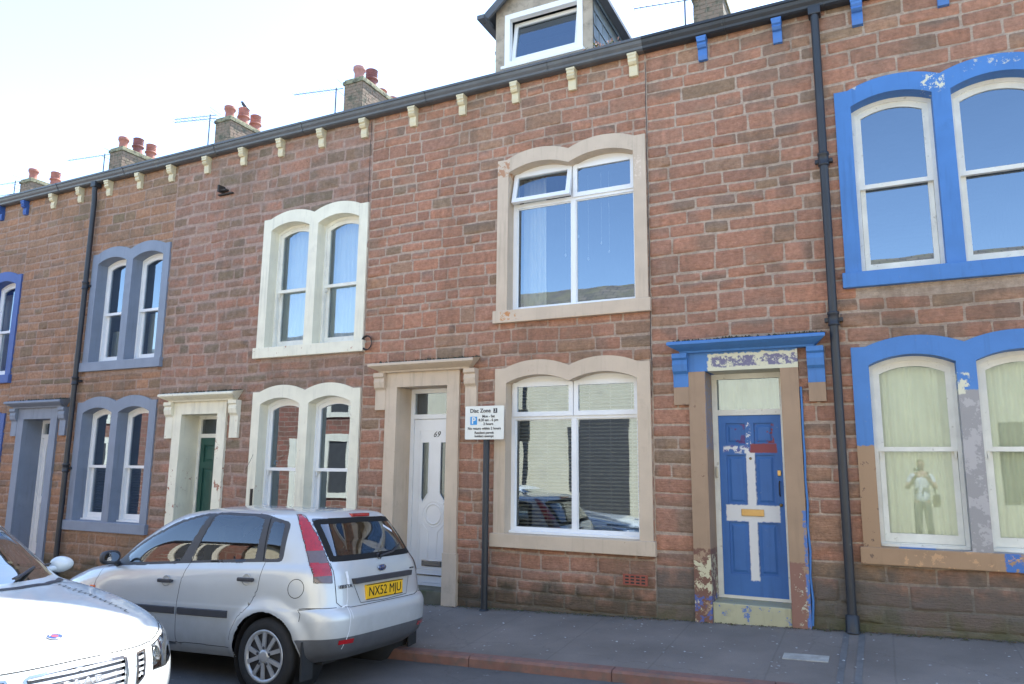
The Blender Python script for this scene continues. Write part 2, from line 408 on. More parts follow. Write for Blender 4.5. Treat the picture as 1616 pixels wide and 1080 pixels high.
class House:
    def __init__(s, x0, label, group=None, name='terraced_house'):
        s.x0 = x0; s.g = gz(x0)
        s.root = thing(name, (x0, FY, s.g), label, 'house', group)
    def b(s, mb, name, m, parent=None, **k):
        if isinstance(m, str): m = MATS[m]
        elif isinstance(m, list): m = [MATS[q] if isinstance(q, str) else q for q in m]
        return mb.build(name, m, parent or s.root, origin=(0, 0, s.g), **k)
    def wall(s, W, seed, pal, m, holes, **kw):
        V, F, CO = stones(W, s.g-.35, 6.55, holes, seed, pal, **kw)
        V[:, 2] -= s.g
        o = bpy.data.objects.new('wall', npmesh('wall', V, F, [m], CO)); C.objects.link(o); o.parent = s.root; s.W = W; s.wallo = o
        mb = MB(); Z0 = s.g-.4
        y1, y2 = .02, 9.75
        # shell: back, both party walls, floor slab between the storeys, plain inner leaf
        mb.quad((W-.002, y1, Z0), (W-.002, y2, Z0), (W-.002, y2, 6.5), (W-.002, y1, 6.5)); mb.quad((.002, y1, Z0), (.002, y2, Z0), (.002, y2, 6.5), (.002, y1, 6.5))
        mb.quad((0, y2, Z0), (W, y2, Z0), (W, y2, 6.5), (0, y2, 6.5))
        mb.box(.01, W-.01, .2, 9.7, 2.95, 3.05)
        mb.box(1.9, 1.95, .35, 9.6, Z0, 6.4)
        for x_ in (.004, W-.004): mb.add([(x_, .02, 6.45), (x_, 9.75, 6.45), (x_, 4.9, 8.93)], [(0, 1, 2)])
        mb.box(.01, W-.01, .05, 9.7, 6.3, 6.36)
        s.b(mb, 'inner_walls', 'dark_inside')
    def roof(s, gm='gutter_grey', bm_='bracket_cream', bracks=None):
        W = s.W
        mb = MB(); e0, e1 = (-.13, 6.56), (4.9, 9.0)
        nrow = 22
        for side in (0, 1):
            for i in range(nrow):
                t0, t1 = i/nrow, (i+1)/nrow
                ya = e0[0]+(e1[0]-e0[0])*t0; yb = e0[0]+(e1[0]-e0[0])*t1+.03; za = e0[1]+(e1[1]-e0[1])*t0+.02; zb = e0[1]+(e1[1]-e0[1])*t1+.005
                if side: ya, yb = 9.8-ya, 9.8-yb
                mb.quad((0, ya, za), (W, ya, za), (W, yb, zb), (0, yb, zb)); mb.quad((0, ya, za-.018), (W, ya, za-.018), (W, ya, za), (0, ya, za))
        rf = s.b(mb, 'roof', 'slate')
        mb = MB(); mb.tube([(0, 4.9, 9.02), (W, 4.9, 9.02)], .09, 8); s.b(mb, 'ridge_tiles', mat('ridge', (.30, .14, .10), .8, .2, 6), rf)
        # moulded box gutter
        pr = [(-.02, 6.46), (-.10, 6.46), (-.125, 6.475), (-.13, 6.50), (-.155, 6.53), (-.165, 6.565), (-.18, 6.57), (-.18, 6.60), (-.165, 6.60), (-.16, 6.58), (-.02, 6.58)]
        mb = MB(); mb.extr(pr, 0.0, W-.001)
        for q in (.9, 2.7): mb.extr([(a-.008 if a < -.03 else a, b-.004) for a, b in pr], q, q+.05)
        s.b(mb, 'gutter', gm)
        for x in (bracks or [.70+.783*k-.783 for k in range(1, 6)]):
            mb = MB(); pf = [(.0, 6.457), (-.115, 6.457), (-.118, 6.40), (-.10, 6.385), (-.108, 6.36), (-.085, 6.335), (-.055, 6.33), (-.06, 6.25), (-.045, 6.205), (-.0, 6.20)]
            rj = random.Random(int(x*997+s.x0*31)); w_ = .05*rj.uniform(.92, 1.06); x += rj.uniform(-.008, .008); pf = [(a*rj.uniform(.95, 1.05), b_-(0 if b_ > 6.4 else rj.uniform(0, .008))) for a, b_ in pf]; mb.extr(pf, x-w_, x+w_); mb.box(x-w_-.006, x+w_+.006, -.122, 0, 6.43, 6.458)
            s.b(mb, 'eaves_bracket', bm_)
    def window(s, lx, zc, zb, m, kind, W=1.93, sill=None, reveal=.14, pal=None, y_pane=None, tilt=0, hump=SR):
        x0, x1 = lx, lx+W; zst = zb+.155; mid = (x0+x1)/2; zs = zc-.18; MW = .16
        top = [(x1, zc), (x1-.13, zc)]+arc(x1-.13, mid, zc, hump)[1:]+arc(mid, x0+.13, zc, hump)[1:]+[(x0, zc)]
        outer = [(x0, zst), (x1, zst)]+top
        if kind == 'single':
            hl = [(x0+JW, zst), (x1-JW, zst), (x1-JW, zs)]+arc(x1-JW, mid, zs, SR)[1:]+arc(mid, x0+JW, zs, SR)[1:]
            # nudge the sill line so hole and outline do not touch
            hl[0] = (x0+JW, zst+.004); hl[1] = (x1-JW, zst+.004); holes = [hl]; lights = [(x0+JW, x1-JW)]
        else:
            lights = [(x0+JW, mid-MW/2), (mid+MW/2, x1-JW)]
            holes = [[(a, zst+.004), (b, zst+.004)]+arc(b, a, zs, SR) for a, b in lights]
        mb = MB(); mb.plate(outer, holes, -.032, .03, hole_y1=reveal+.06)
        o = s.b(mb, 'window', m)
        mb = MB(); mb.box(x0-.03, x1+.03, -.07, reveal+.06, zb, zst, bv=.008)
        s.b(mb, 'sill', sill or m, o)
        return o, holes, lights, zst, zs, mid
    def arched(s, a, b, z0, zs, ins, rise=SR):
        q = ins
        return [(a+q, z0+q), (b-q, z0+q)]+arc(b-q, a+q, zs-q*.9, rise*(b-a-2*q)/(b-a))
    def sashes(s, parent, a, b, z0, zs, yy, m, glass='pane_glass', mid=.5, fr=.035, bead=.05, tilt=0., horns=True, upper_open=0, arch=SR):
        """vertical sliding sash: box frame, upper and lower sash, panes"""
        top = zs+arch; zm = z0+(top-z0)*mid
        mb = MB(); mb.plate(s.arched(a, b, z0, zs, -.004, arch), [s.arched(a, b, z0, zs, fr, arch)], yy, yy+.09)
        ai, bi = a+fr, b-fr; zi = z0+fr
        out = s.arched(a, b, z0, zs, fr-.003, arch); up = [(ai, zm-.012), (bi, zm-.012)]+out[2:]
        inn = s.arched(a, b, z0, zs, fr+bead, arch); upi = [(ai+bead, zm+.028), (bi-bead, zm+.028)]+inn[2:]
        mb.plate(up, [upi], yy+.014, yy+.05)
        lo = [(ai+.002, zi+.002), (bi-.002, zi+.002), (bi-.002, zm+.026), (ai+.002, zm+.026)]; loi = [(ai+bead, zi+.085), (bi-bead, zi+.085), (bi-bead, zm-.008), (ai+bead, zm-.008)]
        mb.plate(lo, [loi], yy+.054, yy+.088)
        mb.box(ai, bi, yy+.006, yy+.052, zm-.014, zm+.030)
        if horns:
            for h in (ai+.004, bi-.030): mb.add([(h, yy+.014, zm-.014), (h+.026, yy+.014, zm-.014), (h+.026, yy+.05, zm-.014), (h, yy+.05, zm-.014), (h+.004, yy+.016, zm-.075), (h+.02, yy+.016, zm-.075), (h+.02, yy+.05, zm-.075), (h+.004, yy+.05, zm-.075)], [(0, 1, 5, 4), (1, 2, 6, 5), (3, 0, 4, 7), (4, 5, 6, 7)])
        mb.box(a+.003, b-.003, yy-.045, yy+.02, z0-.006, z0+.028, bv=.004)      # timber sub-sill
        f = s.b(mb, 'frame', m, parent)
        dy = tilt*(bi-ai)/2
        mb = MB(); z_ = [(x, yy+.03+(dy if x > (ai+bi)/2 else -dy), z) for x, z in upi]; mb.add(z_, [tuple(range(len(z_)))]); s.b(mb, 'pane', glass, f)
        mb = MB(); z_ = [(x, yy+.07+(dy if x > (ai+bi)/2 else -dy), z) for x, z in loi]; mb.add(z_, [tuple(range(4))]); s.b(mb, 'pane', glass, f)
        return f
    def hood(s, zb, m, lo=.22, hi=1.80, cons_m=None, conz=.48, zh=.115):
        mb = MB()
        pr = [(.0, zb), (-.09, zb), (-.10, zb+.02), (-.13, zb+.035), (-.17, zb+.055), (-.20, zb+.075), (-.21, zb+.08), (-.21, zb+zh-.01), (-.20, zb+zh), (.0, zb+zh+.035)]
        n = len(pr); base = pr; sh = [max(0, (-y-.09)) for y, z in pr]
        v = [(lo+(.12-k) if i not in (0, n-1) else lo+(.12 if i == 0 else 0), y, z) for i, ((y, z), k) in enumerate(zip(pr, sh))]
        v2 = [(hi-(.12-k) if i not in (0, n-1) else hi-(.12 if i == 0 else 0), y, z) for i, ((y, z), k) in enumerate(zip(pr, sh))]
        mb.add(v+v2, [(i, i+n, (i+1) % n+n, (i+1) % n) for i in range(n)]+[tuple(range(n)), tuple(range(n, 2*n))[::-1]])
        o = s.b(mb, 'door_hood', m, recalc=True)
        rg = random.Random(int(s.x0*10)); mb = MB()
        for i in range(150):
            cx_ = rg.choice((rg.uniform(lo, hi), rg.gauss((lo+hi)/2, .3), rg.gauss(hi-.2, .12))); cx_ = min(max(cx_, lo+.02), hi-.02); cy_ = -rg.uniform(0, .15)**1.0; q_ = rg.uniform(.006, .022); cz_ = zb+zh+.035+cy_*.17
            v = [(cx_+q_*math.cos(k*1.257)*rg.uniform(.6, 1.4), cy_+q_*.8*math.sin(k*1.257), cz_) for k in range(5)]+[(cx_, cy_, cz_+q_*rg.uniform(.5, 1.5))]
            mb.add(v, [(k, (k+1) % 5, 5) for k in range(5)], 0, True)
        tag(s.b(mb, 'moss_tufts', mat('sooty_moss', (.055, .052, .028), .95, .4, 20), o), kind='stuff')
        for a in (lo+.03, hi-.19):
            mb = MB(); pf = [(.0, zb), (-.11, zb), (-.115, zb-.05), (-.09, zb-.07), (-.10, zb-.12), (-.085, zb-.19), (-.055, zb-.22), (-.05, zb-.24), (-.05, zb-conz), (.0, zb-conz)]
            mb.extr(pf, a, a+.16); s.b(mb, 'console', cons_m or m, o)
        return o
    def doorcase(s, zt, zb, m, lintel_m=None, x0=.41, x1=1.52, jw=.175, depth=.32, plinth=True):
        """jambs and lintel; zt = opening top, zb = underside of the hood"""
        mb = MB(); z0 = s.g-.3
        for a, b in ((x0, x0+jw), (x1-jw, x1)): mb.box(a, b, -.045, depth, z0, zt+(0 if lintel_m else .0))
        if plinth:
            for a, b in ((x0-.02, x0+jw+.006), (x1-jw-.006, x1+.02)): mb.box(a, b, -.06, depth-.05, z0, s.g+.035+.62)
        o = s.b(mb, 'door_surround', m)
        mb = MB(); mb.box(x0, x1, -.042, depth, zt+.001, zb+.001)
        s.b(mb, 'lintel', lintel_m or m, o)
        return x0+jw, x1-jw
    def step(s, a, b, z, m, y0=-.02):
        mb = MB(); mb.box(a+.002, b-.002, y0, .5, s.g-.3, z, bv=.01); s.b(mb, 'doorstep', m)
    def curtain(s, a, b, z0, z1, parent, m='curtain_pale', y=.36, seed=0, per=.09, amp=.018, name='curtain'):
        mb = wavy(a, b, z0, z1, y, None, amp, per, seed); return s.b(mb, name, m, parent)
    def blind(s, a, b, z0, z1, parent, m='blind_pale', y=.30, pitch=.042, ang=30, d=.038):
        mb = MB(); z = z1; c_, s_ = math.cos(R(ang))*d/2, math.sin(R(ang))*d/2
        while z > z0:
            mb.quad((a, y-c_, z-s_), (b, y-c_, z-s_), (b, y+c_, z+s_), (a, y+c_, z+s_)); z -= pitch
        n = 3
        for i in range(n): x = a+(b-a)*(i+.5)/n; mb.box(x-.002, x+.002, y-.022, y-.02, z0, z1)
        mb.box(a, b, y-.02, y+.02, z1, z1+.03)
        return s.b(mb, 'venetian_blind', m, parent)

PAL_RED = [((0.344, 0.162, 0.099), .50), ((0.310, 0.150, 0.095), .32), ((0.291, 0.165, 0.099), .14), ((0.228, 0.152, 0.092), .05), ((0.369, 0.250, 0.141), .01)]
PAL_ROUGH = [((0.301, 0.150, 0.099), .50), ((0.257, 0.142, 0.095), .28), ((0.193, 0.128, 0.080), .18), ((0.145, 0.116, 0.073), .07), ((0.305, 0.171, 0.107), .04)]
PAL_LEFT = [((0.301, 0.160, 0.088), .55), ((0.267, 0.150, 0.084), .3), ((0.199, 0.134, 0.077), .12), ((0.152, 0.122, 0.067), .03)]
WD = 3.96
MATS['bracket_cream'] = paint('bracket_cream', (.60, .53, .36), (.35, .2, .12), .15)
MATS['bracket_blue'] = paint('bracket_blue', (.06, .17, .45), (.35, .35, .33), .05)
st69 = stonemat('stone_sixtynine', (.31, .24, .19), dark=.42, basez=.25); stcr = stonemat('stone_rugged', (.33, .235, .195), smear=.5, dark=.6)
stgr = stonemat('stone_left', (.26, .18, .14), dark=.6); stbl = stonemat('stone_right', (.31, .25, .19), base=(.125, .12, .105), dark=.45, basez=.48)
HX = {'n69': -6.18, 'cream': -10.14, 'grey': -14.10, 'far': -18.06, 'blue': -2.22}
WL = 2.015
def whole(lx, zc, zb): return (lx+.09, lx+1.93-.09, zb+.06, zc-.07)

# ---- house 69 : tan surrounds -------------------------------------------------
tan = (.55, .44, .33)
h = House(HX['n69'], 'red sandstone house with tan window surrounds, white front door and a roof dormer', 'houses of the terrace')
paint('tan_paint', tan, (.33, .13, .07), .06, g=h.g)
paint('tan_upper', tan, (.33, .13, .07), .04, rects=[(WL-.01, WL+.17, 5.22, 5.42, (.42, .22, .12), .55), (WL+.08, WL+.30, 3.36, 3.46, (.5, .22, .08), .45), (WL+1.80, WL+1.88, 4.9, 5.2, (.66, .55, .45), .4, 30)], g=h.g)
h.wall(WD, 11, PAL_RED, st69, [whole(WL, 5.45, 3.33), whole(WL, 2.77, .67), (.50, 1.43, -1, 2.70)], mort=(.39, .30, .235), smearv=.15, hs=(.122, .172), ls=(.2, .41))
h.roof('gutter_grey', 'bracket_cream')
# upper window, four lights, left top light propped open
def upvc_quad(h, o, lt, zst, zs, mid, open_left, blinds):
    a, b = lt; yy = .135; f = .05; zt = zst+(zs+SR-zst)*.735
    hump = arc(b, mid, zs, SR)+arc(mid, a, zs, SR)[1:]
    outl = [(a-.003, zst), (b+.003, zst)]+[(x, z+.003) for x, z in hump]
    q = [(a+f, zst+.06), (mid-.03, zst+.06), (mid-.03, zt-.028), (a+f, zt-.028)]
    q2 = [(mid+.03, zst+.06), (b-f, zst+.06), (b-f, zt-.028), (mid+.03, zt-.028)]
    t1 = [(a+f, zt+.028), (mid-.03, zt+.028), (mid-.03, zs-.005), (a+f, zs-.005)]
    t2 = [(mid+.03, zt+.028), (b-f, zt+.028), (b-f, zs-.005), (mid+.03, zs-.005)]
    mb = MB(); mb.plate(outl, [q, q2, t1, t2], yy, yy+.07)
    mb.box(a+.001, b-.001, yy-.06, yy+.01, zst-.001, zst+.03, bv=.004)
    fr = h.b(mb, 'frame', 'upvc', o)
    for k in (q, q2):
        mb = MB(); x0, x1, z0, z1 = k[0][0], k[1][0], k[0][1], k[2][1]
        mb.plate([(x0-.001, z0-.001), (x1+.001, z0-.001), (x1+.001, z1+.001), (x0-.001, z1+.001)], [[(x0+.012, z0+.012), (x1-.012, z0+.012), (x1-.012, z1-.012), (x0+.012, z1-.012)]], yy+.02, yy+.05)
        h.b(mb, 'glazing_bead', 'upvc', fr)
        mb = MB(); mb.quad((x0, yy+.03, z0), (x1, yy+.03, z0), (x1, yy+.03, z1), (x0, yy+.03, z1)); h.b(mb, 'pane', 'pane_glass', fr)
    for k, op in ((t1, open_left), (t2, 0)):
        x0, x1, z0, z1 = k[0][0]-.025, k[1][0]+.025, k[0][1]-.022, k[2][1]+.022
        mb = MB(); mb.plate([(x0, z0), (x1, z0), (x1, z1), (x0, z1)], [[(x0+.055, z0+.055), (x1-.055, z0+.055), (x1-.055, z1-.055), (x0+.055, z1-.055)]], -.022, .03, back=True)
        mb2 = MB(); mb2.quad((x0+.05, 0, z0+.05), (x1-.05, 0, z0+.05), (x1-.05, 0, z1-.05), (x0+.05, 0, z1-.05))
        for m_, nm, mt_ in ((mb, 'top_light', 'upvc'), (mb2, 'pane', 'pane_glass')):
            c_, s_ = math.cos(op), math.sin(op)
            m_.v = [(x, yy+(y*c_+(z-z1)*s_), z1+(z-z1)*c_-y*s_) for x, y, z in m_.v]
            h.b(m_, nm, mt_, fr)
o, holes, lts, zst, zs, mid = h.window(WL, 5.45, 3.33, MATS['tan_upper'], 'single')
upvc_quad(h, o, lts[0], zst, zs, mid, R(14), False)
h.curtain(lts[0][0]+.02, lts[0][0]+.34, zst-.1, zs+.05, o, seed=1, y=.42, per=.06)
for i, (dx, dz) in enumerate(((.95, 4.2), (1.12, 4.42), (1.25, 4.12), (1.42, 4.3), (1.52, 4.18))):      # bulbs hanging on threads inside
    mb = MB(); mb.box(lts[0][0]+dx-.30, lts[0][0]+dx-.298, .29, .292, dz, 5.2); mb.lathe([(.0, -.025), (.010, -.012), (.011, 0), (.006, .018), (0, .02)], (lts[0][0]+dx-.3, .29, dz), 8); h.b(mb, 'hanging_bulb', 'upvc', o)
o, holes, lts, zst, zs, mid = h.window(WL, 2.77, .67, MATS['tan_paint'], 'single')
upvc_quad(h, o, lts[0], zst, zs, mid, 0, True)
h.blind(lts[0][0]+.03, mid-.01, zst-.02, zs+.02, o); h.blind(mid+.01, lts[0][1]-.03, zst-.02, zs+.02, o)
# door 69
a, b = h.doorcase(2.60, 2.79, MATS['tan_paint'])
h.hood(2.79, MATS['tan_paint'])
mat('old_step', (.13, .12, .085), .9, .25, 5, .5, 30, stain=((.07, .08, .04), 6, .5, .65))
h.step(a, b, .10, 'old_step')
def pvc_frame(h, a, b, z0, zt, ztr, m='upvc', y=.30):
    mb = MB(); f = .055
    mb.plate([(a-.003, z0), (b+.003, z0), (b+.003, zt+.003), (a-.003, zt+.003)], [[(a+f, z0+.03), (b-f, z0+.03), (b-f, ztr-.03), (a+f, ztr-.03)], [(a+f, ztr+.03), (b-f, ztr+.03), (b-f, zt-.055), (a+f, zt-.055)]], y, y+.07)
    fr = h.b(mb, 'door_frame', m)
    mb = MB(); mb.quad((a+f-.005, y+.03, ztr+.025), (b-f+.005, y+.03, ztr+.025), (b-f+.005, y+.03, zt-.05), (a+f-.005, y+.03, zt-.05)); 
    return fr, mb, f
fr, mb, f = pvc_frame(h, a, b, .10, 2.60, 2.235)
h.b(mb, 'transom_pane', 'pane_glass', fr)
def ringpts(cx, cz, rx, rz_, n=24): return [(cx+rx*math.cos(6.2832*i/n), cz+rz_*math.sin(6.2832*i/n)) for i in range(n)]
x0, x1, z0, z1 = a+f+.003, b-f-.003, .135, 2.20; cx = (x0+x1)/2
gl = [[(cx-.20, 1.90), (cx-.20, 1.18), (cx-.17, 1.13), (cx-.12, 1.20), (cx-.085, 1.25), (cx-.085, 1.90)]]
gl.append([(2*cx-x, z) for x, z in gl[0]][::-1])
mb = MB(); mb.plate([(x0, z0), (x1, z0), (x1, z1), (x0, z1)], [l[::-1] for l in gl], .315, .36)
lf = h.b(mb, 'door', 'upvc')
def molding(mb, loop, y, w_=.012, hh=.008, closed=True):
    pts = [(x, y, z) for x, z in loop]
    if closed: pts = pts+[pts[0]]
    mb.tube(pts, hh, 6)
mb = MB()
for l in gl: molding(mb, l, .315)
molding(mb, ringpts(cx, .985, .115, .125), .315, hh=.012); molding(mb, ringpts(cx, .985, .150, .16), .315, hh=.007)
molding(mb, [(cx-.235, .30), (cx-.235, 2.05), (cx+.235, 2.05), (cx+.235, .30)], .315, hh=.006)
for sx in (-1, 1):
    molding(mb, [(cx+sx*.20, .42), (cx+sx*.20, .84), (cx+sx*.16, .86), (cx+sx*.11, .80), (cx+sx*.065, .76), (cx+sx*.065, .42)], .315, hh=.007)
h.b(mb, 'moulding', 'upvc', lf)
for l in gl:
    mb = MB(); mb.add([(x, .335, z) for x, z in l[::-1]], [tuple(range(len(l)))]); h.b(mb, 'pane', 'pane_frosted', lf)
mb = MB(); mb.box(cx-.15, cx+.15, .302, .318, .335, .41, bv=.004); mb.box(cx-.12, cx+.12, .298, .305, .35, .395, 1); h.b(mb, 'letterbox', [mat('chrome', (.6, .6, .6), .2, 0, metal=1), mat('steel', (.45, .45, .45), .35, .05, metal=1)], lf)
mb = MB(); mb.box(x0+.0, x1-.0, .305, .318, .22, .235); mb.box(x1-.06, x1-.03, .29, .315, 1.02, 1.25, bv=.006); mb.tube([(x1-.045, .27, 1.12), (x1-.14, .27, 1.12)], .009, 6); h.b(mb, 'handle', 'chrome', lf)
text('house_number', '69', .105, MATS['iron'], lf, (cx+.02, .312, 2.0-h.g), shear=.35)
# vent brick near the pavement
mb = MB(); mb.box(3.60, 3.87, -.028, .0, .36, .47)
for i in range(3):
    for k in range(4): mb.box(3.625+k*.06, 3.665+k*.06, -.0295, -.02, .375+i*.032, .392+i*.032, 1)
h.b(mb, 'air_brick', [mat('terracotta', (.30, .085, .055), .8, .15, 20), 'wire'])
# dormer
mat('render_grey', (.36, .31, .25), .9, .15, 4, .3, 40, stain=((.20, .18, .15), 7, .5, .7))
dx0, dx1, dy = 1.56, 3.04, .72; dz0, dz1 = 6.9, 8.12
mb = MB(); apex = 8.72; cxx = (dx0+dx1)/2; wa, wb, wz0, wz1 = dx0+.17, dx1-.16, 7.22, 8.0
mb.plate([(dx0, dz0), (dx1, dz0), (dx1, dz1), (cxx, apex), (dx0, dz1)], [[(wa, wz0), (wb, wz0), (wb, wz1), (wa, wz1)]], dy, dy+.12)
dm = h.b(mb, 'dormer', 'render_grey')
mat('cheek', (.17, .20, .22), .7, .25, 4, .2, 30)
for x, sg in ((dx0, -1), (dx1, 1)):
    mb = MB()
    for i in range(7):
        z = 6.75+i*.2
        yb = min(3.9, (z-6.56)/.485+.3)
        mb.add([(x+sg*.015, dy+.02, z), (x+sg*.015, yb, z), (x+sg*.002, yb, z+.21), (x+sg*.002, dy+.02, z+.21)], [(0, 1, 2, 3)])
        for k in range(8):
            yq = dy+.1+k*.28+(i % 2)*.14
            if yq < yb: mb.box(x+sg*.010-.008, x+sg*.010+.008, yq, yq+.004, z, z+.2)
    h.b(mb, 'cheek_slates', 'cheek', dm)
mb = MB()
for sg in (-1, 1):
    ex = cxx+sg*((dx1-dx0)/2+.12); ez = dz1-.1*(apex-dz1)/((dx1-dx0)/2)-.02
    mb.add([(cxx, dy-.12, apex+.06), (ex, dy-.12, ez+.06), (ex, 4.3, ez+.06), (cxx, 4.9, apex+.06), (cxx, dy-.12, apex), (ex, dy-.12, ez), (ex, 4.3, ez), (cxx, 4.9, apex)], [(0, 1, 2, 3), (4, 7, 6, 5), (0, 4, 5, 1), (1, 5, 6, 2)])
h.b(mb, 'dormer_roof', 'slate', dm)
mb = MB()
for sg in (-1, 1):
    ex = cxx+sg*((dx1-dx0)/2+.12); ez = dz1-.13
    mb.add([(cxx, dy-.15, apex+.05), (ex, dy-.15, ez+.05), (ex, dy-.15, ez-.09), (cxx, dy-.15, apex-.10), (cxx, dy-.11, apex+.05), (ex, dy-.11, ez+.05), (ex, dy-.11, ez-.09), (cxx, dy-.11, apex-.10)], [(0, 1, 2, 3), (4, 7, 6, 5), (3, 2, 6, 7), (1, 5, 6, 2)])
    mb.extr([(dy-.25, ez-.08), (dy-.25, ez-.02), (3.2, ez-.02), (3.2, ez-.08)], ex-.05 if sg > 0 else ex-.06, ex+.06 if sg > 0 else ex+.05)
h.b(mb, 'bargeboard', 'gutter_grey', dm)
mb = MB(); mb.plate([(wa-.02, wz0-.02), (wb+.02, wz0-.02), (wb+.02, wz1+.02), (wa-.02, wz1+.02)], [[(wa+.06, wz0+.06), (wb-.06, wz0+.06), (wb-.06, wz1-.06), (wa+.06, wz1-.06)]], dy-.012, dy+.08)
df = h.b(mb, 'dormer_window_frame', 'upvc', dm)
mb = MB(); op = R(-9); c_, s_ = math.cos(op), math.sin(op)
mb.plate([(wa+.065, wz0+.065), (wb-.065, wz0+.065), (wb-.065, wz1-.065), (wa+.065, wz1-.065)], [[(wa+.12, wz0+.12), (wb-.12, wz0+.12), (wb-.12, wz1-.12), (wa+.12, wz1-.12)]], 0, .045, back=True)
mb.v = [(x, dy+.03+y*c_-(z-wz0)*s_, wz0+.02+(z-wz0)*c_+y*s_) for x, y, z in mb.v]; h.b(mb, 'dormer_sash', 'upvc', dm)
mb = MB(); mb.add([(x, dy+.05-(z-wz0)*s_, wz0+.02+(z-wz0)*c_) for x, z in ((wa+.11, wz0+.11), (wb-.11, wz0+.11), (wb-.11, wz1-.11), (wa+.11, wz1-.11))], [(0, 1, 2, 3)]); h.b(mb, 'dormer_pane', 'pane_glass', dm)
mb = MB(); mb.box(wa-.05, wb+.05, dy-.07, dy+.02, wz0-.06, wz0-.02); h.b(mb, 'dormer_sill', 'upvc', dm)
mb = MB(); mb.box(dx0+.05, dx1-.05, dy+.9, dy+.92, 6.9, 8.1); h.b(mb, 'dormer_room', 'dark_inside', dm)
# cable clipped down the joint with next house
mb = MB(); pts = [(WD+.004+.006*math.sin(i*1.7), -.028, 6.35-i*.19) for i in range(22)]
mb.tube(pts, .004, 5); h.b(mb, 'cable', 'wire')
h69 = h

# ---- cream house ---------------------------------------------------------------
cr = (.74, .70, .56)
h = House(HX['cream'], 'rugged stone house with cream window surrounds and a dark green door', 'houses of the terrace')
MATS['cream_paint'] = paint('cream_paint', cr, (.40, .17, .10), .0, rects=[(.35, 1.55, -.3, 2.0, (.33, .13, .07), .22, 6), (WL, WL+.16, .2, 1.3, (.40, .2, .11), .2, 8)], g=h.g)
MATS['cream_flaking'] = paint('cream_flaking', cr, (.42, .20, .12), .30, scale=12, g=h.g)
h.wall(WD, 22, PAL_ROUGH, stcr, [whole(WL, 5.22, 3.11), whole(WL, 2.62, .47), (.50, 1.43, -1, 2.45)], mort=(.34, .245, .20), smearv=.8, weather=.5, jit=.012, joint=.013, D=.009, rough=.015, hs=(.125, .185), ls=(.2, .44))
h.roof('gutter_grey', 'bracket_cream')
o, holes, lts, zst, zs, mid = h.window(WL, 5.22, 3.11, MATS['cream_paint'], 'double', sill=MATS['cream_flaking'])
for k, (a, b) in enumerate(lts):
    h.sashes(o, a, b, zst, zs, .135, MATS['oldwhite'], mid=.46); h.curtain(a-.02, b+.02, zst-.1, zs+.15, o, seed=5+k, y=.34, per=.075)
o, holes, lts, zst, zs, mid = h.window(WL, 2.62, .47, MATS['cream_paint'], 'double', sill=MATS['cream_flaking'])
for k, (a, b) in enumerate(lts): h.sashes(o, a, b, zst, zs, .135, MATS['upvc'], mid=.47)
mb = MB(); mb.tube([(lts[0][0]+.17+.03*math.cos(i*.52), .190, 1.62+.03*math.sin(i*.52)) for i in range(13)], .008, 5); h.b(mb, 'window_sticker', mat('sticker_blue', (.05, .3, .55), .5, 0), o)
a, b = h.doorcase(2.33, 2.52, MATS['cream_paint'], plinth=False)
h.hood(2.52, MATS['cream_flaking'], conz=.55)
mat('green_door', (.018, .075, .060), .45, .12, 6)
h.step(a, b, -.1, 'old_step')
fr, mb, f = pvc_frame(h, a, b, -.1, 2.33, 2.02, 'oldwhite'); h.b(mb, 'transom_pane', 'pane_frosted', fr)
def panel_door(h, x0, x1, z0, z1, m, panels, y=.315):
    mb = MB(); mb.plate([(x0, z0), (x1, z0), (x1, z1), (x0, z1)], [[(p[0], p[2]), (p[1], p[2]), (p[1], p[3]), (p[0], p[3])] for p in panels], y, y+.04, hole_y1=y+.018)
    for p in panels:
        q = .022
        mb.add([(p[0], y+.018, p[2]), (p[1], y+.018, p[2]), (p[1], y+.018, p[3]), (p[0], y+.018, p[3]), (p[0]+q, y+.016, p[2]+q), (p[1]-q, y+.016, p[2]+q), (p[1]-q, y+.016, p[3]-q), (p[0]+q, y+.016, p[3]-q),
                (p[0]+2*q, y+.006, p[2]+2*q), (p[1]-2*q, y+.006, p[2]+2*q), (p[1]-2*q, y+.006, p[3]-2*q), (p[0]+2*q, y+.006, p[3]-2*q)],
               [(0, 1, 5, 4), (1, 2, 6, 5), (2, 3, 7, 6), (3, 0, 4, 7), (4, 5, 9, 8), (5, 6, 10, 9), (6, 7, 11, 10), (7, 4, 8, 11), (8, 9, 10, 11)])
    return h.b(mb, 'door', m)
x0, x1 = a+f+.002, b-f-.002; cx = (x0+x1)/2; ww = (x1-x0)
P = []
for s_ in (0, 1):
    xa = x0+.08+s_*(ww/2-.05); xb = xa+ww/2-.11
    P += [(xa, xb, 1.62, 1.88), (xa, xb, .78, 1.52), (xa, xb, .05, .62)]
d = panel_door(h, x0, x1, -.08, 1.99, 'green_door', P)
mb = MB(); mb.box(cx-.11, cx+.11, .30, .316, .66, .71, bv=.003); mb.lathe([(0, 0), (.02, -.01), (.022, -.03), (0, -.045)], (x1-.05, .31, 1.0), 12, 'y'); h.b(mb, 'letterbox', mat('brass', (.36, .25, .12), .35, .1, metal=1), d)
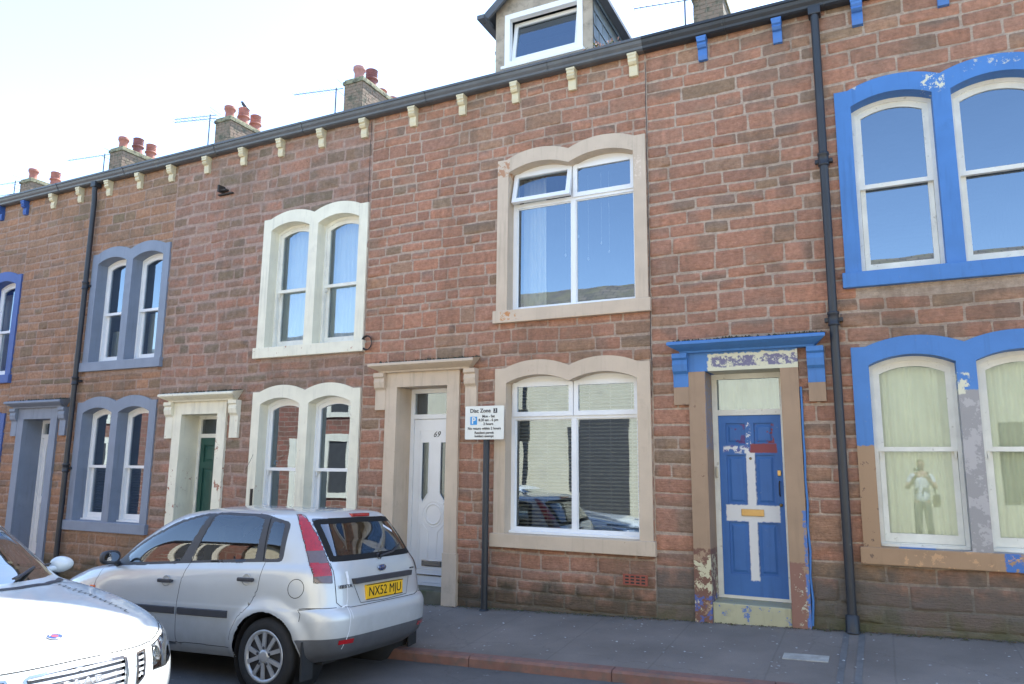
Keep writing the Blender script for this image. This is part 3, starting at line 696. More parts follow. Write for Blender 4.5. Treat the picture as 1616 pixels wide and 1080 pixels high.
# rusty bracket high on the wall, wire coil by the upper window, cable down the joint
mb = MB(); mb.box(1.03, 1.20, -.09, -.02, 5.82, 5.845); mb.box(1.07, 1.10, -.13, 0, 5.80, 5.91); mb.box(1.0, 1.3, -.05, 0, 5.77, 5.79); h.b(mb, 'iron_bracket', 'iron')
mb = MB(); pts = [(WD-.03+.004*math.sin(i*2.3), -.022, 6.42-i*.21) for i in range(16)]; mb.tube(pts, .0035, 5)
for k in range(3): mb.tube([(WD+.065+(.075+.006*k)*math.cos(i*.45+k), -.035-.008*k, 3.22+(.09+.005*k)*math.sin(i*.45+k)) for i in range(15)], .006, 5)
h.b(mb, 'cable', 'wire')
mb = MB(); mb.tube([(WL-.02, -.05, 1.52), (WL+.15, -.12, 1.68), (WL+.2, -.15, 1.73)], .003, 4); mb.box(WL+.1, WL+.125, -.06, -.03, .9, 1.25); h.b(mb, 'wall_aerial_lead', 'iron')

# ---- grey house ----------------------------------------------------------------
gr = (.20, .235, .30)
h = House(HX['grey'], 'stone house with blue grey window surrounds and a blue grey porch', 'houses of the terrace')
MATS['grey_paint'] = paint('grey_paint', gr, (.4, .38, .33), .0, g=h.g)
h.wall(WD, 33, PAL_LEFT, stgr, [whole(WL, 5.15, 3.10), whole(WL, 2.58, .51), (.50, 1.43, -1, 2.45)], mort=(.32, .23, .185), smearv=.35, weather=.3, hs=(.12, .16), ls=(.24, .48))
h.roof('gutter_grey', 'bracket_cream')
o, holes, lts, zst, zs, mid = h.window(WL, 5.15, 3.10, MATS['grey_paint'], 'double', reveal=.16)
for k, (a, b) in enumerate(lts): h.sashes(o, a, b, zst, zs, .16, MATS['upvc'], mid=.47, horns=False); h.curtain(a-.02, b+.02, zst-.1, zst+(.85 if k else .6), o, seed=15+k, y=.4)
o, holes, lts, zst, zs, mid = h.window(WL, 2.58, .51, MATS['grey_paint'], 'double', reveal=.16)
for k, (a, b) in enumerate(lts): h.sashes(o, a, b, zst, zs, .16, MATS['upvc'], mid=.47, horns=False); h.blind(a, b, zst, zst+.8, o, 'blind_dark', y=.36)
a, b = h.doorcase(2.33, 2.52, MATS['grey_paint'], plinth=False)
h.hood(2.52, MATS['grey_paint'])
h.step(a, b, .02, 'terracotta')
fr, mb, f = pvc_frame(h, a, b, .02, 2.33, 2.05); h.b(mb, 'transom_pane', 'pane_glass', fr)
x0, x1 = a+f+.002, b-f-.002
g1 = [(x0+.1, 1.0), (x1-.1, 1.0), (x1-.1, 1.9), (x0+.1, 1.9)]; g2 = [(x0+.1, .2), (x1-.1, .2), (x1-.1, .88), (x0+.1, .88)]
mb = MB(); mb.plate([(x0, .05), (x1, .05), (x1, 2.02), (x0, 2.02)], [g1, g2], .315, .36); d = h.b(mb, 'door', 'upvc')
for q in (g1, g2): mb = MB(); mb.add([(x, .335, z) for x, z in q], [(0, 1, 2, 3)]); h.b(mb, 'pane', 'pane_glass', d)
def pipe(h, x, m, ztop=6.45, collars=(4.76, 3.08), shoe=True):
    mb = MB(); zb_ = h.g+.035*x
    mb.tube([(x, -.085, zb_+.02), (x, -.085, ztop-.32), (x, -.10, ztop-.15), (x, -.10, ztop+.02)], .042, 12)
    mb.box(x-.062, x+.062, -.15, -.02, ztop-.07, ztop+.03, bv=.012)
    o = h.b(mb, 'downpipe', m)
    for z in collars:
        mb = MB(); mb.lathe([(.043, -.07), (.055, -.065), (.055, -.05), (.050, -.045), (.050, .04), (.057, .045), (.057, .07), (.043, .075)], (x, -.085, z), 14); mb.box(x-.085, x+.085, -.06, 0, z-.02, z+.02, bv=.004)
        h.b(mb, 'pipe_collar', m, o)
    mb = MB(); mb.lathe([(.043, .16), (.06, .15), (.06, .02), (.07, 0)], (x, -.085, zb_), 14); h.b(mb, 'pipe_shoe', m, o)
pipe(h, 1.96, 'gutter_black', collars=(4.6, 2.95, 1.5))

# ---- far blue house ------------------------------------------------------------
bl2 = (.05, .10, .30)
h = House(HX['far'], 'stone house with dark blue window surrounds at the left edge of the photo', 'houses of the terrace')
MATS['navy_paint'] = paint('navy_paint', bl2, (.3, .3, .3), .03, g=h.g)
MATS['bracket_navy'] = paint('bracket_navy', (.03, .09, .32), (.3, .3, .3), 0)
h.wall(WD, 44, PAL_LEFT, stgr, [whole(WL, 5.04, 3.0), whole(WL, 2.45, .4), (.50, 1.43, -1, 2.3)], mort=(.32, .23, .185), smearv=.35, weather=.3, hs=(.12, .16), ls=(.24, .48))
h.roof('gutter_grey', 'bracket_navy')
for zc, zb in ((5.04, 3.0), (2.45, .4)):
    o, holes, lts, zst, zs, mid = h.window(WL, zc, zb, MATS['navy_paint'], 'double')
    for k, (a, b) in enumerate(lts): h.sashes(o, a, b, zst, zs, .135, MATS['upvc'], mid=.47, horns=False); h.curtain(a, b, zst, zs, o, seed=40+k, y=.5)
a, b = h.doorcase(2.2, 2.4, MATS['navy_paint']); h.hood(2.4, MATS['navy_paint']); h.step(a, b, -.2, 'old_step')
fr, mb, f = pvc_frame(h, a, b, -.2, 2.2, 1.9); h.b(mb, 'transom_pane', 'pane_glass', fr); panel_door(h, a+f+.002, b-f-.002, -.17, 1.87, 'green_door', [])

# ---- blue house on the right -----------------------------------------------------
bl = (.058, .185, .46)
W2 = 4.3
h = House(HX['blue'], 'sandstone house with bright blue surrounds and a blue door daubed with a white cross', 'houses of the terrace')
g = h.g; bare = (.34, .215, .125); pale = (.62, .60, .45); purple = (.16, .15, .25); greyst = (.29, .28, .28)
MATS['blue_up'] = paint('blue_up', bl, pale, .0, rects=[(WL+.10, WL+.26, 5.49, 5.56, (.42, .42, .42), .35, 20), (WL+1.15, WL+1.7, 5.46, 5.56, (.5, .5, .45), .34, 12), (WL+.62, WL+.74, 3.6, 5.2, (.20, .17, .16), .25, 16), (WL+.8, WL+1.0, 5.3, 5.5, pale, .4, 16)], g=g)
MATS['blue_low'] = paint('blue_low', bl, pale, .0, rects=[(WL-.1, WL+.3, 0, 1.83, bare), (WL+.6, WL+1.3, 0, 2.34, greyst), (WL+.6, WL+1.3, 0, 2.3, (.40, .38, .38), .4, 5), (WL+.83, WL+.98, 2.3, 2.5, pale, .5, 12), (WL-.1, WL+.3, .8, 1.8, (.13, .08, .06), .22, 12)], wob=.01, g=g)
MATS['blue_sill'] = paint('blue_sill', bare, (.16, .10, .07), .35, rects=[(WL+1.12, WL+2.2, 0, 2, (.05, .15, .42), .7, 12), (WL+.3, WL+1.5, 0, 2, (.50, .30, .16), .35, 9)], g=g)
MATS['blue_plain'] = paint('blue_plain', bl, (.55, .54, .48), .10, g=g)
MATS['blue_lintel'] = paint('blue_lintel', bl, pale, .0, rects=[(.62, 1.62, 2.5, 2.80, pale), (.66, 1.60, 2.66, 2.77, purple, .56, 9), (.66, 1.60, 2.66, 2.77, purple, .4, 20)], wob=.014, g=g)
MATS['bare_jamb'] = paint('bare_jamb', (.33, .22, .14), (.22, .13, .085), .25, rects=[(.3, .7, 0, .78, (.17, .08, .055), .7, 7), (.3, .7, 0, .72, (.55, .50, .33), .42, 10), (.3, .7, 0, .32, (.08, .11, .3), .45, 14), (.585, .60, 1.8, 3, (.2, .22, .3), .8, 20), (1.2, 1.5, 0, .7, (.24, .12, .09), .8, 6), (1.49, 1.55, -1, 1.2, (.07, .16, .42), .62, 12), (1.38, 1.5, .1, .6, (.5, .48, .36), .3, 14)], wob=.01, g=g)
MATS['step_flaky'] = paint('step_flaky', (.40, .38, .25), (.24, .22, .16), .4, rects=[(.4, 1.5, -.3, .35, (.10, .17, .38), .22, 9)], g=g)
h.wall(W2, 56, PAL_RED, stbl, [whole(WL, 5.49, 3.39), whole(WL, 2.79, .73), (.50, 1.43, -1, 2.72)], mort=(.40, .32, .25), smearv=.1, weather=.38, hs=(.128, .178), ls=(.26, .48), lowh=(.16, .22))
h.roof('gutter_black', 'bracket_blue', bracks=[-1.53+2.22, -.73+2.22, .06+2.22, .85+2.22, 1.64+2.22])
o, holes, lts, zst, zs, mid = h.window(WL, 5.49, 3.39, MATS['blue_up'], 'double', W=1.93)
for k, (a, b) in enumerate(lts): h.sashes(o, a, b, zst, zs, .135, MATS['oldwhite'], mid=.50, horns=k > 9)
o, holes, lts, zst, zs, mid = h.window(WL, 2.79, .73, MATS['blue_low'], 'double', sill=MATS['blue_sill'])
for k, (a, b) in enumerate(lts):
    h.sashes(o, a, b, zst, zs, .135, MATS['oldwhite'], mid=.50, tilt=-.030, glass='pane_net')
    h.curtain(a-.02, b+.02, zst-.05, zs+.2, o, 'net_curtain', seed=60+k, y=.27, per=.07, amp=.012, name='net_curtain')
a, b = h.doorcase(2.62, 2.82, MATS['bare_jamb'], MATS['blue_lintel'], plinth=False)
MATS['console_low'] = MATS['blue_plain']
hd = h.hood(2.82, MATS['blue_plain'], conz=.36)
for q in (.25, 1.61):
    mb = MB(); mb.box(q, q+.16, -.05, 0, 2.27, 2.459); h.b(mb, 'console_foot', MATS['bare_jamb'], hd)
mb = MB(); pts = [(1.535+.008*math.sin(i*3), -.03, 2.42-i*.23) for i in range(11)]; mb.tube(pts, .012, 5); h.b(mb, 'painted_cable', MATS['blue_plain'])
h.step(a, b, .26, MATS['step_flaky'], y0=-.03)
fr, mb, f = pvc_frame(h, a, b, .262, 2.62, 2.20, 'oldwhite'); h.b(mb, 'transom_pane', 'pane_glass', fr)
h.curtain(a, b, 2.2, 2.65, fr, 'net_curtain', y=.5, seed=77, name='transom_curtain')
x0, x1, z0, z1 = a+f+.002, b-f-.002, .29, 2.168; cx = (x0+x1)/2; ww = x1-x0; hh = z1-z0
def zf(q): return z0+hh*q
P = []
for s_ in (0, 1):
    xa = x0+.075 if s_ == 0 else cx+.045; xb = cx-.045 if s_ == 0 else x1-.075
    P += [(xa, xb, zf(.835), zf(.955)), (xa, xb, zf(.50), zf(.775)), (xa, xb, zf(.115), zf(.40))]
wht = (.72, .73, .74); redp = (.26, .055, .065)
m = paint('cross_door', (.045, .15, .42), wht, 0, rects=[(cx-.045, cx+.045, zf(.085), zf(.80), wht), (x0+.05, x1-.05, zf(.405), zf(.495), wht), (x0+.045, cx-.0, zf(.785), zf(.825), wht, .62, 9), (x0+.05, cx+.05, zf(.79), zf(.83), (.10, .12, .35), .45, 13),
          (cx-.0, x1-.05, zf(.787), zf(.838), redp, .98), (cx+.05, x1-.075, zf(.84), zf(.95), redp, .46, 7), (x0+.07, cx-.05, zf(.84), zf(.95), (.12, .06, .2), .42, 8), (cx-.035, cx+.01, zf(.83), zf(.96), wht, .42, 16)], wob=.006, g=g)
d = panel_door(h, x0, x1, z0, z1, m, P)
mb = MB(); mb.box(cx-.115, cx+.115, .300, .317, zf(.435), zf(.473), bv=.004); mb.box(cx-.09, cx+.09, .297, .303, zf(.442), zf(.466)); h.b(mb, 'letterbox', 'brass', d)
mb = MB(); mb.box(x1-.055, x1-.02, .298, .317, zf(.66), zf(.69), bv=.003); mb.lathe([(0, -.012), (.014, -.01), (.014, 0)], (cx-.0, .316, zf(.755)), 10, 'y'); mb.lathe([(0, -.014), (.018, -.01), (.018, 0)], (x1-.035, .316, zf(.50)), 10, 'y'); h.b(mb, 'lock', 'brass', d)
mb = MB(); mb.tube([(x1-.04, .316, zf(.63)), (x1-.04, .28, zf(.62)), (x1-.04, .28, zf(.56)), (x1-.04, .316, zf(.55))], .007, 6); h.b(mb, 'handle', 'iron', d)
mb = MB(); mb.box(x0-.045, x0-.015, .285, .302, 1.50, 1.62, bv=.004); h.b(mb, 'bell_push', 'steel', d)
pipe(h, 1.88, 'gutter_black')
hblue = h
#==CHIMNEYS==
mat('stack_brick', (.26, .19, .14), .9, .2, 5, .5, 30, stain=[((.10, .10, .07), 5, .45, .62), ((.36, .28, .2), 14, .6, .7)])
mat('stack_cap', (.24, .23, .15), .95, .3, 12, .6, 40, stain=((.08, .08, .06), 10, .5, .6))
for nm_, c_ in (('pot_terracotta', (.36, .145, .11)), ('pot_pink', (.40, .20, .18)), ('pot_dark', (.20, .075, .07))): mat(nm_, c_, .75, .18, 8, .2, 50)
def pot(mb, c, kind, sc_=1.):
    if kind == 'rim': pr = [(.10, 0), (.135, .0), (.12, .03), (.105, .06), (.10, .20), (.112, .215), (.115, .25), (.135, .262), (.135, .29), (.13, .30), (.135, .33), (.12, .345), (.095, .34), (.09, .1)]
    elif kind == 'louvre': pr = [(.10, 0), (.125, .0), (.12, .03), (.10, .16), (.10, .19), (.13, .20), (.13, .225), (.105, .235), (.105, .27), (.115, .275), (.105, .285), (.105, .31), (.115, .315), (.105, .325), (.105, .35), (.115, .355), (.105, .365), (.105, .39), (.118, .395), (.10, .41), (.07, .41), (.07, .2)]
    else: pr = [(.09, 0), (.12, 0), (.10, .04), (.10, .15), (.125, .16), (.13, .20), (.105, .21), (.085, .205), (.08, .05)]
    mb.lathe([(r_*sc_, z*sc_) for r_, z in pr], c, 18)
def chimney(h, lx, top, kinds, mats_, w_=.50, y0=4.2, y1=5.85):
    V, F, CO = None, None, None
    mb = MB(); mb.box(lx-w_/2, lx+w_/2, y0, y1, 8.2, top-.12)
    o = h.b(mb, 'chimney', 'stack_joints')
    mb = MB(); rg = random.Random(int(lx*100)+len(kinds))
    z = 8.45; i = 0
    while z < top-.16:
        hh_ = .078; y = y0+(.0 if i % 2 else -.11)
        while y < y1:
            a, b = max(y, y0), min(y+.215, y1)
            if b-a > .03:
                for x, s_ in ((lx+w_/2, 1), (lx-w_/2, -1)):
                    d_ = rg.uniform(.004, .010); mb.box(min(x, x+s_*d_), max(x, x+s_*d_), a+.004, b-.004, z, z+hh_-.008)
            y += .23
        x = lx-w_/2-(.11 if i % 2 else 0)
        while x < lx+w_/2:
            a, b = max(x, lx-w_/2), min(x+.215, lx+w_/2)
            if b-a > .03: d_ = rg.uniform(.004, .010); mb.box(a+.004, b-.004, y0-d_, y0, z, z+hh_-.008)
            x += .23
        z += hh_; i += 1
    h.b(mb, 'stack_bricks', 'stack_brick', o)
    mb = MB(); mb.box(lx-w_/2-.035, lx+w_/2+.035, y0-.035, y1+.035, top-.13, top-.05, bv=.012); mb.box(lx-w_/2-.01, lx+w_/2+.01, y0-.01, y1+.01, top-.05, top, bv=.02)
    h.b(mb, 'stack_cap', 'stack_cap', o)
    for k, (kd, mt_) in enumerate(zip(kinds, mats_)):
        mb = MB(); pot(mb, (lx+(k % 2)*.02-.01, y0+.19+k*(y1-y0-.38)/max(1, len(kinds)-1), top-.01), kd, 1.22 if kd == 'louvre' else 1.05); h.b(mb, 'chimney_pot', mt_, o)
mat('stack_joints', (.20, .17, .13), .95, .2, 6, .3, 30)
T_, P_, D_ = 'pot_terracotta', 'pot_pink', 'pot_dark'
HH = {}
for o in C.objects:
    if o.name.startswith('terraced_house'): HH[round(o.location.x, 2)] = o
class HV:            # lightweight handle so later parts can be added to a finished house
    def __init__(s, x0): s.x0 = x0; s.g = gz(x0); s.root = HH[round(x0, 2)]
    b = House.b
chimney(HV(HX['cream']), .10, 10.13, ['rim', 'louvre', 'squat', 'squat'], [P_, D_, T_, P_])
chimney(HV(HX['grey']), .06, 10.04, ['rim', 'louvre', 'louvre', 'squat'], [T_, T_, T_, T_])
chimney(HV(HX['far']), .05, 10.0, ['rim', 'louvre', 'louvre', 'squat'], [T_, D_, T_, T_])
chimney(h69, .0, 9.9, ['rim', 'louvre', 'squat', 'squat'], [T_, T_, T_, T_])
chimney(hblue, -.02, 9.95, ['rim', 'louvre', 'squat', 'squat'], [T_, T_, T_, T_])
# a fifth house beyond the left edge carries the chimney seen above the gutter there
h = House(-22.02, 'stone terraced house furthest left, only its chimney showing above the eaves', 'houses of the terrace')
h.wall(WD, 45, PAL_LEFT, stgr, [], mort=(.27, .19, .145), hs=(.16, .24), ls=(.3, .5)); h.roof('gutter_grey', 'bracket_navy'); 
chimney(h, .05, 9.78, ['rim', 'louvre', 'squat'], [T_, T_, T_]); 
# TV aerials
mat('aerial_metal', (.10, .10, .12), .5, .1, 5, metal=.4)
def aerial(x, y, z0, z1, boom_len, ang, n, label, second=None, tilt=.0):
    r_ = thing('tv_aerial', (x, y, z0), label, 'aerial', 'television aerials strapped to the chimneys')
    mb = MB(); mb.tube([(0, 0, 0), (0, 0, z1-z0)], .016, 6); mb.build('mast', MATS['aerial_metal'], r_)
    mb = MB(); mb.box(-.05, .05, -.03, .09, .10, .14); mb.box(-.05, .05, -.03, .09, .36, .40); mb.build('clamp', MATS['aerial_metal'], r_)
    for kk, zz in enumerate([z1-z0-.05]+([second] if second else [])):
        c_, s_ = math.cos(ang), math.sin(ang)
        mb = MB(); mb.tube([(c_*-.18, s_*-.18, zz-.18*tilt*-1), (c_*boom_len, s_*boom_len, zz+boom_len*tilt)], .009, 5)
        o = mb.build('boom', MATS['aerial_metal'], r_)
        mb = MB()
        for i in range(n):
            q = boom_len*(i+1)/n; l = .12*(1-.35*i/n)
            mb.tube([(c_*q+s_*l, s_*q-c_*l, zz+q*tilt), (c_*q-s_*l, s_*q+c_*l, zz+q*tilt)], .004, 4)
        for dz in (-.12, .12): mb.tube([(c_*-.15+s_*.2, s_*-.15-c_*.2, zz+dz), (c_*-.15-s_*.2, s_*-.15+c_*.2, zz+dz)], .005, 4)
        mb.build('elements', MATS['aerial_metal'], o)
aerial(-10.46, 12.12, 8.9, 9.95, 1.1, R(188), 12, 'thin aerial pointing left, strapped to the chimney nearest the dormer', tilt=.05)
aerial(-14.42, 12.12, 8.9, 10.15, 1.05, R(190), 9, 'two armed aerial beside the chimney where a bird perches', second=1.12, tilt=.05)
aerial(-18.36, 12.12, 8.8, 9.85, 1.35, R(186), 11, 'long thin aerial beside the second chimney from the left edge', tilt=.03)
aerial(-22.35, 12.12, 8.8, 9.75, 1.2, R(186), 6, 'two armed aerial at the very left edge of the photo', second=.55, tilt=.0)
aerial(-2.62, 12.1, 8.9, 10.4, .9, R(188), 8, 'aerial fixed to the cut off chimney right of the dormer', second=.9, tilt=.03)
# the bird on the second pot
b_ = thing('bird', (-14.03, 12.2+.60, 10.52), 'small dark bird perched on a chimney pot against the sky', 'bird')
mat('feather', (.03, .03, .035), .6, .2)
mb = MB(); mb.tube([(.16, 0, -.03), (.10, 0, .02), (.03, 0, .08), (-.03, 0, .15), (-.06, 0, .20), (-.085, 0, .215), (-.12, 0, .205)], .05, 10, radii=[.008, .022, .045, .045, .030, .026, .004]); mb.build('body', MATS['feather'], b_)
mb = MB(); mb.tube([(.0, .012, .06), (.0, .012, .0)], .004, 4); mb.build('leg', MATS['feather'], b_)
mb = MB(); mb.tube([(.0, -.012, .06), (.0, -.012, .0)], .004, 4); mb.build('leg', MATS['feather'], b_)
# weed growing out of the gutter by the dormer
mat('weed_pink', (.45, .25, .2), .8, .3, 20); mat('weed_green', (.12, .13, .04), .8, .3, 20)
wd = thing('gutter_weed', (-2.62, FY-.08, 6.57), 'small pinkish weed growing in the gutter below the dormer', 'weed')
rg = random.Random(4)
for nm_, mt_, n, l0 in (('leaves', 'weed_green', 60, .03), ('flowers', 'weed_pink', 46, .022)):
    mb = MB()
    for i in range(n):
        p = Vector((rg.gauss(-.1, .14), rg.uniform(-.05, .05), rg.uniform(0, .14 if nm_ == 'flowers' else .09))); d = Vector((rg.uniform(-1, 1), rg.uniform(-1, 1), rg.uniform(.1, 1))).normalized()*l0; e = Vector((rg.uniform(-1, 1), rg.uniform(-1, 1), rg.uniform(-1, 1))).normalized()*l0*.5
        mb.add([p, p+d+e, p+d*1.8, p+d-e], [(0, 1, 2, 3)])
    tag(mb.build(nm_, MATS[mt_], wd), kind='stuff')

#==STREET==
def tarmac(name, base, speck, pale, bscale=90, damp=.0, slabs=False):
    m = bpy.data.materials.new(name); t, b = nodes(m); b.inputs['Roughness'].default_value = .88; b.inputs['Specular IOR Level'].default_value = .3
    c = mix(t, ramp(t, noise(t, 1.2, 6, .6), .3, .7), tuple(x*.78 for x in base), tuple(x*1.22 for x in base))
    c = mix(t, ramp(t, noise(t, 190, 2, .6), .54, .70, 0, .9), c, speck)
    c = mix(t, ramp(t, noise(t, 420, 2, .6), .56, .66, 0, .5), c, tuple(x*.45 for x in base))
    v = N(t, 'ShaderNodeTexVoronoi'); v.inputs['Scale'].default_value = 6.5; v.inputs['Randomness'].default_value = 1
    nz = noise(t, 22, 3); vm = N(t, 'ShaderNodeVectorMath'); vm.operation = 'ADD'; sc_ = N(t, 'ShaderNodeVectorMath'); sc_.operation = 'SCALE'; sc_.inputs['Scale'].default_value = .12
    nn = [n for n in t.nodes if n.bl_idname == 'ShaderNodeTexNoise'][-1]; L(t, nn.outputs['Color'], sc_.inputs[0]); L(t, coord(t), vm.inputs[0]); L(t, sc_.outputs[0], vm.inputs[1]); L(t, vm.outputs[0], v.inputs['Vector'])
    s_ = N(t, 'ShaderNodeSeparateColor'); L(t, v.outputs['Color'], s_.inputs[0])
    spots = math_(t, 'MULTIPLY', ramp(t, v.outputs['Distance'], .07, .10, 1, 0), ramp(t, s_.outputs[0], .62, .66))
    c = mix(t, math_(t, 'MULTIPLY', spots, pale), c, (.34, .34, .35))
    c = mix(t, ramp(t, noise(t, 3.2, 7, .7), .6, .75, 0, .35), c, tuple(x*.6 for x in base))
    if slabs:
        sp = N(t, 'ShaderNodeSeparateXYZ'); L(t, coord(t), sp.inputs[0])
        fr_ = math_(t, 'ABSOLUTE', math_(t, 'SUBTRACT', math_(t, 'FRACT', math_(t, 'MULTIPLY', math_(t, 'ADD', sp.outputs[0], math_(t, 'MULTIPLY', noise(t, 3), .02)), 1/.92)), .5))
        c = mix(t, ramp(t, fr_, .489, .495, 0, .16), c, (.02, .02, .02))
    vc = N(t, 'ShaderNodeTexVoronoi'); vc.feature = 'DISTANCE_TO_EDGE'; vc.inputs['Scale'].default_value = .55; vm2 = N(t, 'ShaderNodeVectorMath'); vm2.operation = 'ADD'; sc2 = N(t, 'ShaderNodeVectorMath'); sc2.operation = 'SCALE'; sc2.inputs['Scale'].default_value = .5
    noise(t, 2.5, 7, .7); nn2 = [n for n in t.nodes if n.bl_idname == 'ShaderNodeTexNoise'][-1]; L(t, nn2.outputs['Color'], sc2.inputs[0]); L(t, coord(t), vm2.inputs[0]); L(t, sc2.outputs[0], vm2.inputs[1]); L(t, vm2.outputs[0], vc.inputs['Vector'])
    c = mix(t, ramp(t, vc.outputs['Distance'], .002, .006, .22, 0), c, tuple(x*.3 for x in base))
    L(t, c, b.inputs['Base Color'])
    bump(t, b, math_(t, 'ADD', noise(t, bscale*2.5, 3, .6), math_(t, 'MULTIPLY', noise(t, 4, 4), 1.5)), .6, .006)
    MATS[name] = m; return m
tarmac('tarmac_pavement', (.20, .172, .150), (.16, .16, .165), .75, slabs=True); tarmac('tarmac_road', (.125, .116, .11), (.15, .15, .15), .5, 70)
def sheet(name, x0, x1, rows, m, nx=60):
    """rows: list of (y, dz) relative to the pavement level at the wall"""
    mb = MB(); v = []; f = []; n = len(rows)
    for i in range(nx+1):
        x = x0+(x1-x0)*i/nx
        for y, dz in rows: v.append((x, y, gz(x)+dz))
    for i in range(nx):
        for j in range(n-1): a = i*n+j; f.append((a, a+n, a+n+1, a+1))
    mb.add(v, f, 0, False); return tag(mb.build(name, m), kind='structure')
KY = 6.2
# rows share borders; the kerb is a real step
sheet('pavement', -60, 30, [(KY+.12, -.105), (7.2, -.05), (8.05, .0)], MATS['tarmac_pavement'], 180)
sheet('road', -60, 30, [(.35, -.17), (3.2, -.13), (KY+.01, -.195)], MATS['tarmac_road'], 120)
sheet('pavement_opposite', -60, 30, [(-1.6, .0), (.15, -.06)], MATS['tarmac_pavement'], 120)
m = bpy.data.materials.new('kerb_stone'); t, b = nodes(m); b.inputs['Roughness'].default_value = .85
c = mix(t, ramp(t, noise(t, 5, 6), .3, .7), (.17, .085, .068), (.24, .13, .105)); c = mix(t, ramp(t, noise(t, 9, 7, .7), .48, .66, 0, .8), c, (.12, .10, .09)); L(t, c, b.inputs['Base Color']); bump(t, b, noise(t, 40, 6, .7), .6, .01)
for yk, s_, nm_ in ((KY, 1, 'kerb'), (.25, -1, 'kerb_opposite')):
    mb = MB(); x = -50.; rg = random.Random(9)
    while x < 25:
        l = rg.uniform(1.15, 1.5) if -14 < x < 5 else 4.
        j = rg.uniform(-.006, .006); e = .004
        pr = [(yk+j, -.34), (yk+j+.005*s_, -.125), (yk+j+.022*s_, -.105), (yk+.125*s_, -.099), (yk+.125*s_, -.34)] if nm_ == 'kerb' else [(yk, -.34), (yk, -.07), (yk-.02, -.056), (yk-.125, -.052), (yk-.125, -.34)]
        v = [(x+e, y, gz(x)+z) for y, z in pr]+[(x+l-e, y, gz(x+l)+z) for y, z in pr]; n = 5
        mb.add(v, [(i, (i+1) % n, (i+1) % n+n, i+n) for i in range(n)]+[(0, 1, 2, 3, 4), (9, 8, 7, 6, 5)]); x += l
    tag(mb.build(nm_, m), kind='structure')
# ground far around, below everything
mb = MB(); mb.add([(x, y, (gz(x)-.5 if abs(y) < 60 else gz(x)-.8)) for x in (-600, -60, 30, 600) for y in (-600, -59, 59, 600)], [(i*4+j, i*4+4+j, i*4+5+j, i*4+1+j) for i in range(3) for j in range(3)])
tag(mb.build('ground', mat('ground', (.10, .095, .08), .95, .3, .5)), kind='structure')
# service cover and the drain channel from the downpipe to the kerb
mb = MB(); x = -.62; q = lambda x, y: (x, y, gz(x)-.062*(8-y)+.004)
def lay(mb, x0, x1, y0, y1, up, mi=0):
    z = lambda x, y: gz(x)+(-.05-.105*0 - (7.2-y)*(.055/.88) if y < 7.2 else -.05+(y-7.2)*(.05/.85))
    v = [(x0, y0, z(x0, y0)+up), (x1, y0, z(x1, y0)+up), (x1, y1, z(x1, y1)+up), (x0, y1, z(x0, y1)+up)]
    v2 = [(a, b_, c_-up-.01) for a, b_, c_ in v]
    mb.add(v+v2, [(0, 1, 2, 3), (0, 4, 5, 1), (1, 5, 6, 2), (2, 6, 7, 3), (3, 7, 4, 0)], mi)
lay(mb, -.86, -.50, 6.93, 7.10, .006); 
o = mb.build('service_cover', mat('cover_grey', (.34, .33, .30), .7, .25, 14, .3, 60), origin=(-.68, 7.0, 0), loc=(-.68, 7.0, 0)); tag(o, 'small pale rectangular service cover set in the pavement by the blue door', 'service cover')
mb = MB(); lay(mb, -.42, -.37, KY+.13, 7.9, .004); lay(mb, -.29, -.24, KY+.13, 7.9, .004); lay(mb, -.37, -.29, KY+.13, 7.9, -.004, 1)
o = mb.build('drain_channel', [mat('channel_edge', (.13, .13, .13), .8, .2, 9, .3), mat('channel_floor', (.045, .045, .045), .8, .2, 9)], origin=(-.33, 7, 0), loc=(-.33, 7, 0)); tag(o, 'narrow drain channel across the pavement below the right hand downpipe', 'drain channel')
# litter, grit and moss at the foot of the wall
rg = random.Random(3); mb = MB()
for i in range(2000):
    x = rg.uniform(-6.5, 1.4); y = 7.99-abs(rg.gauss(0, .045)) if i > 260 else rg.uniform(6.4, 7.9)
    s_ = rg.uniform(.004, .014) if i > 260 else rg.uniform(.004, .015); z = gz(x)+(-.05-(7.2-y)*.0625 if y < 7.2 else -.05+(y-7.2)*.0588)
    a = rg.uniform(0, 3.14); v = []
    for k in range(5): v.append((x+s_*math.cos(a+k*1.257)*rg.uniform(.6, 1.3), y+s_*math.sin(a+k*1.257)*rg.uniform(.6, 1.3), z+.003+rg.uniform(0, s_*.5)))
    v.append((x, y, z+s_*rg.uniform(.4, 1.1)))
    mb.add(v, [(k, (k+1) % 5, 5) for k in range(5)], 0 if i > 1000 else (1 if i > 260 else 2))
tag(mb.build('litter', [mat('moss', (.07, .08, .03), .95, .4, 30), mat('dead_leaf', (.13, .085, .05), .9, .4, 30), mat('grit', (.34, .34, .34), .9, .3, 30)]), 'moss, dead leaves and pale grit scattered along the foot of the wall', 'litter', kind='stuff')
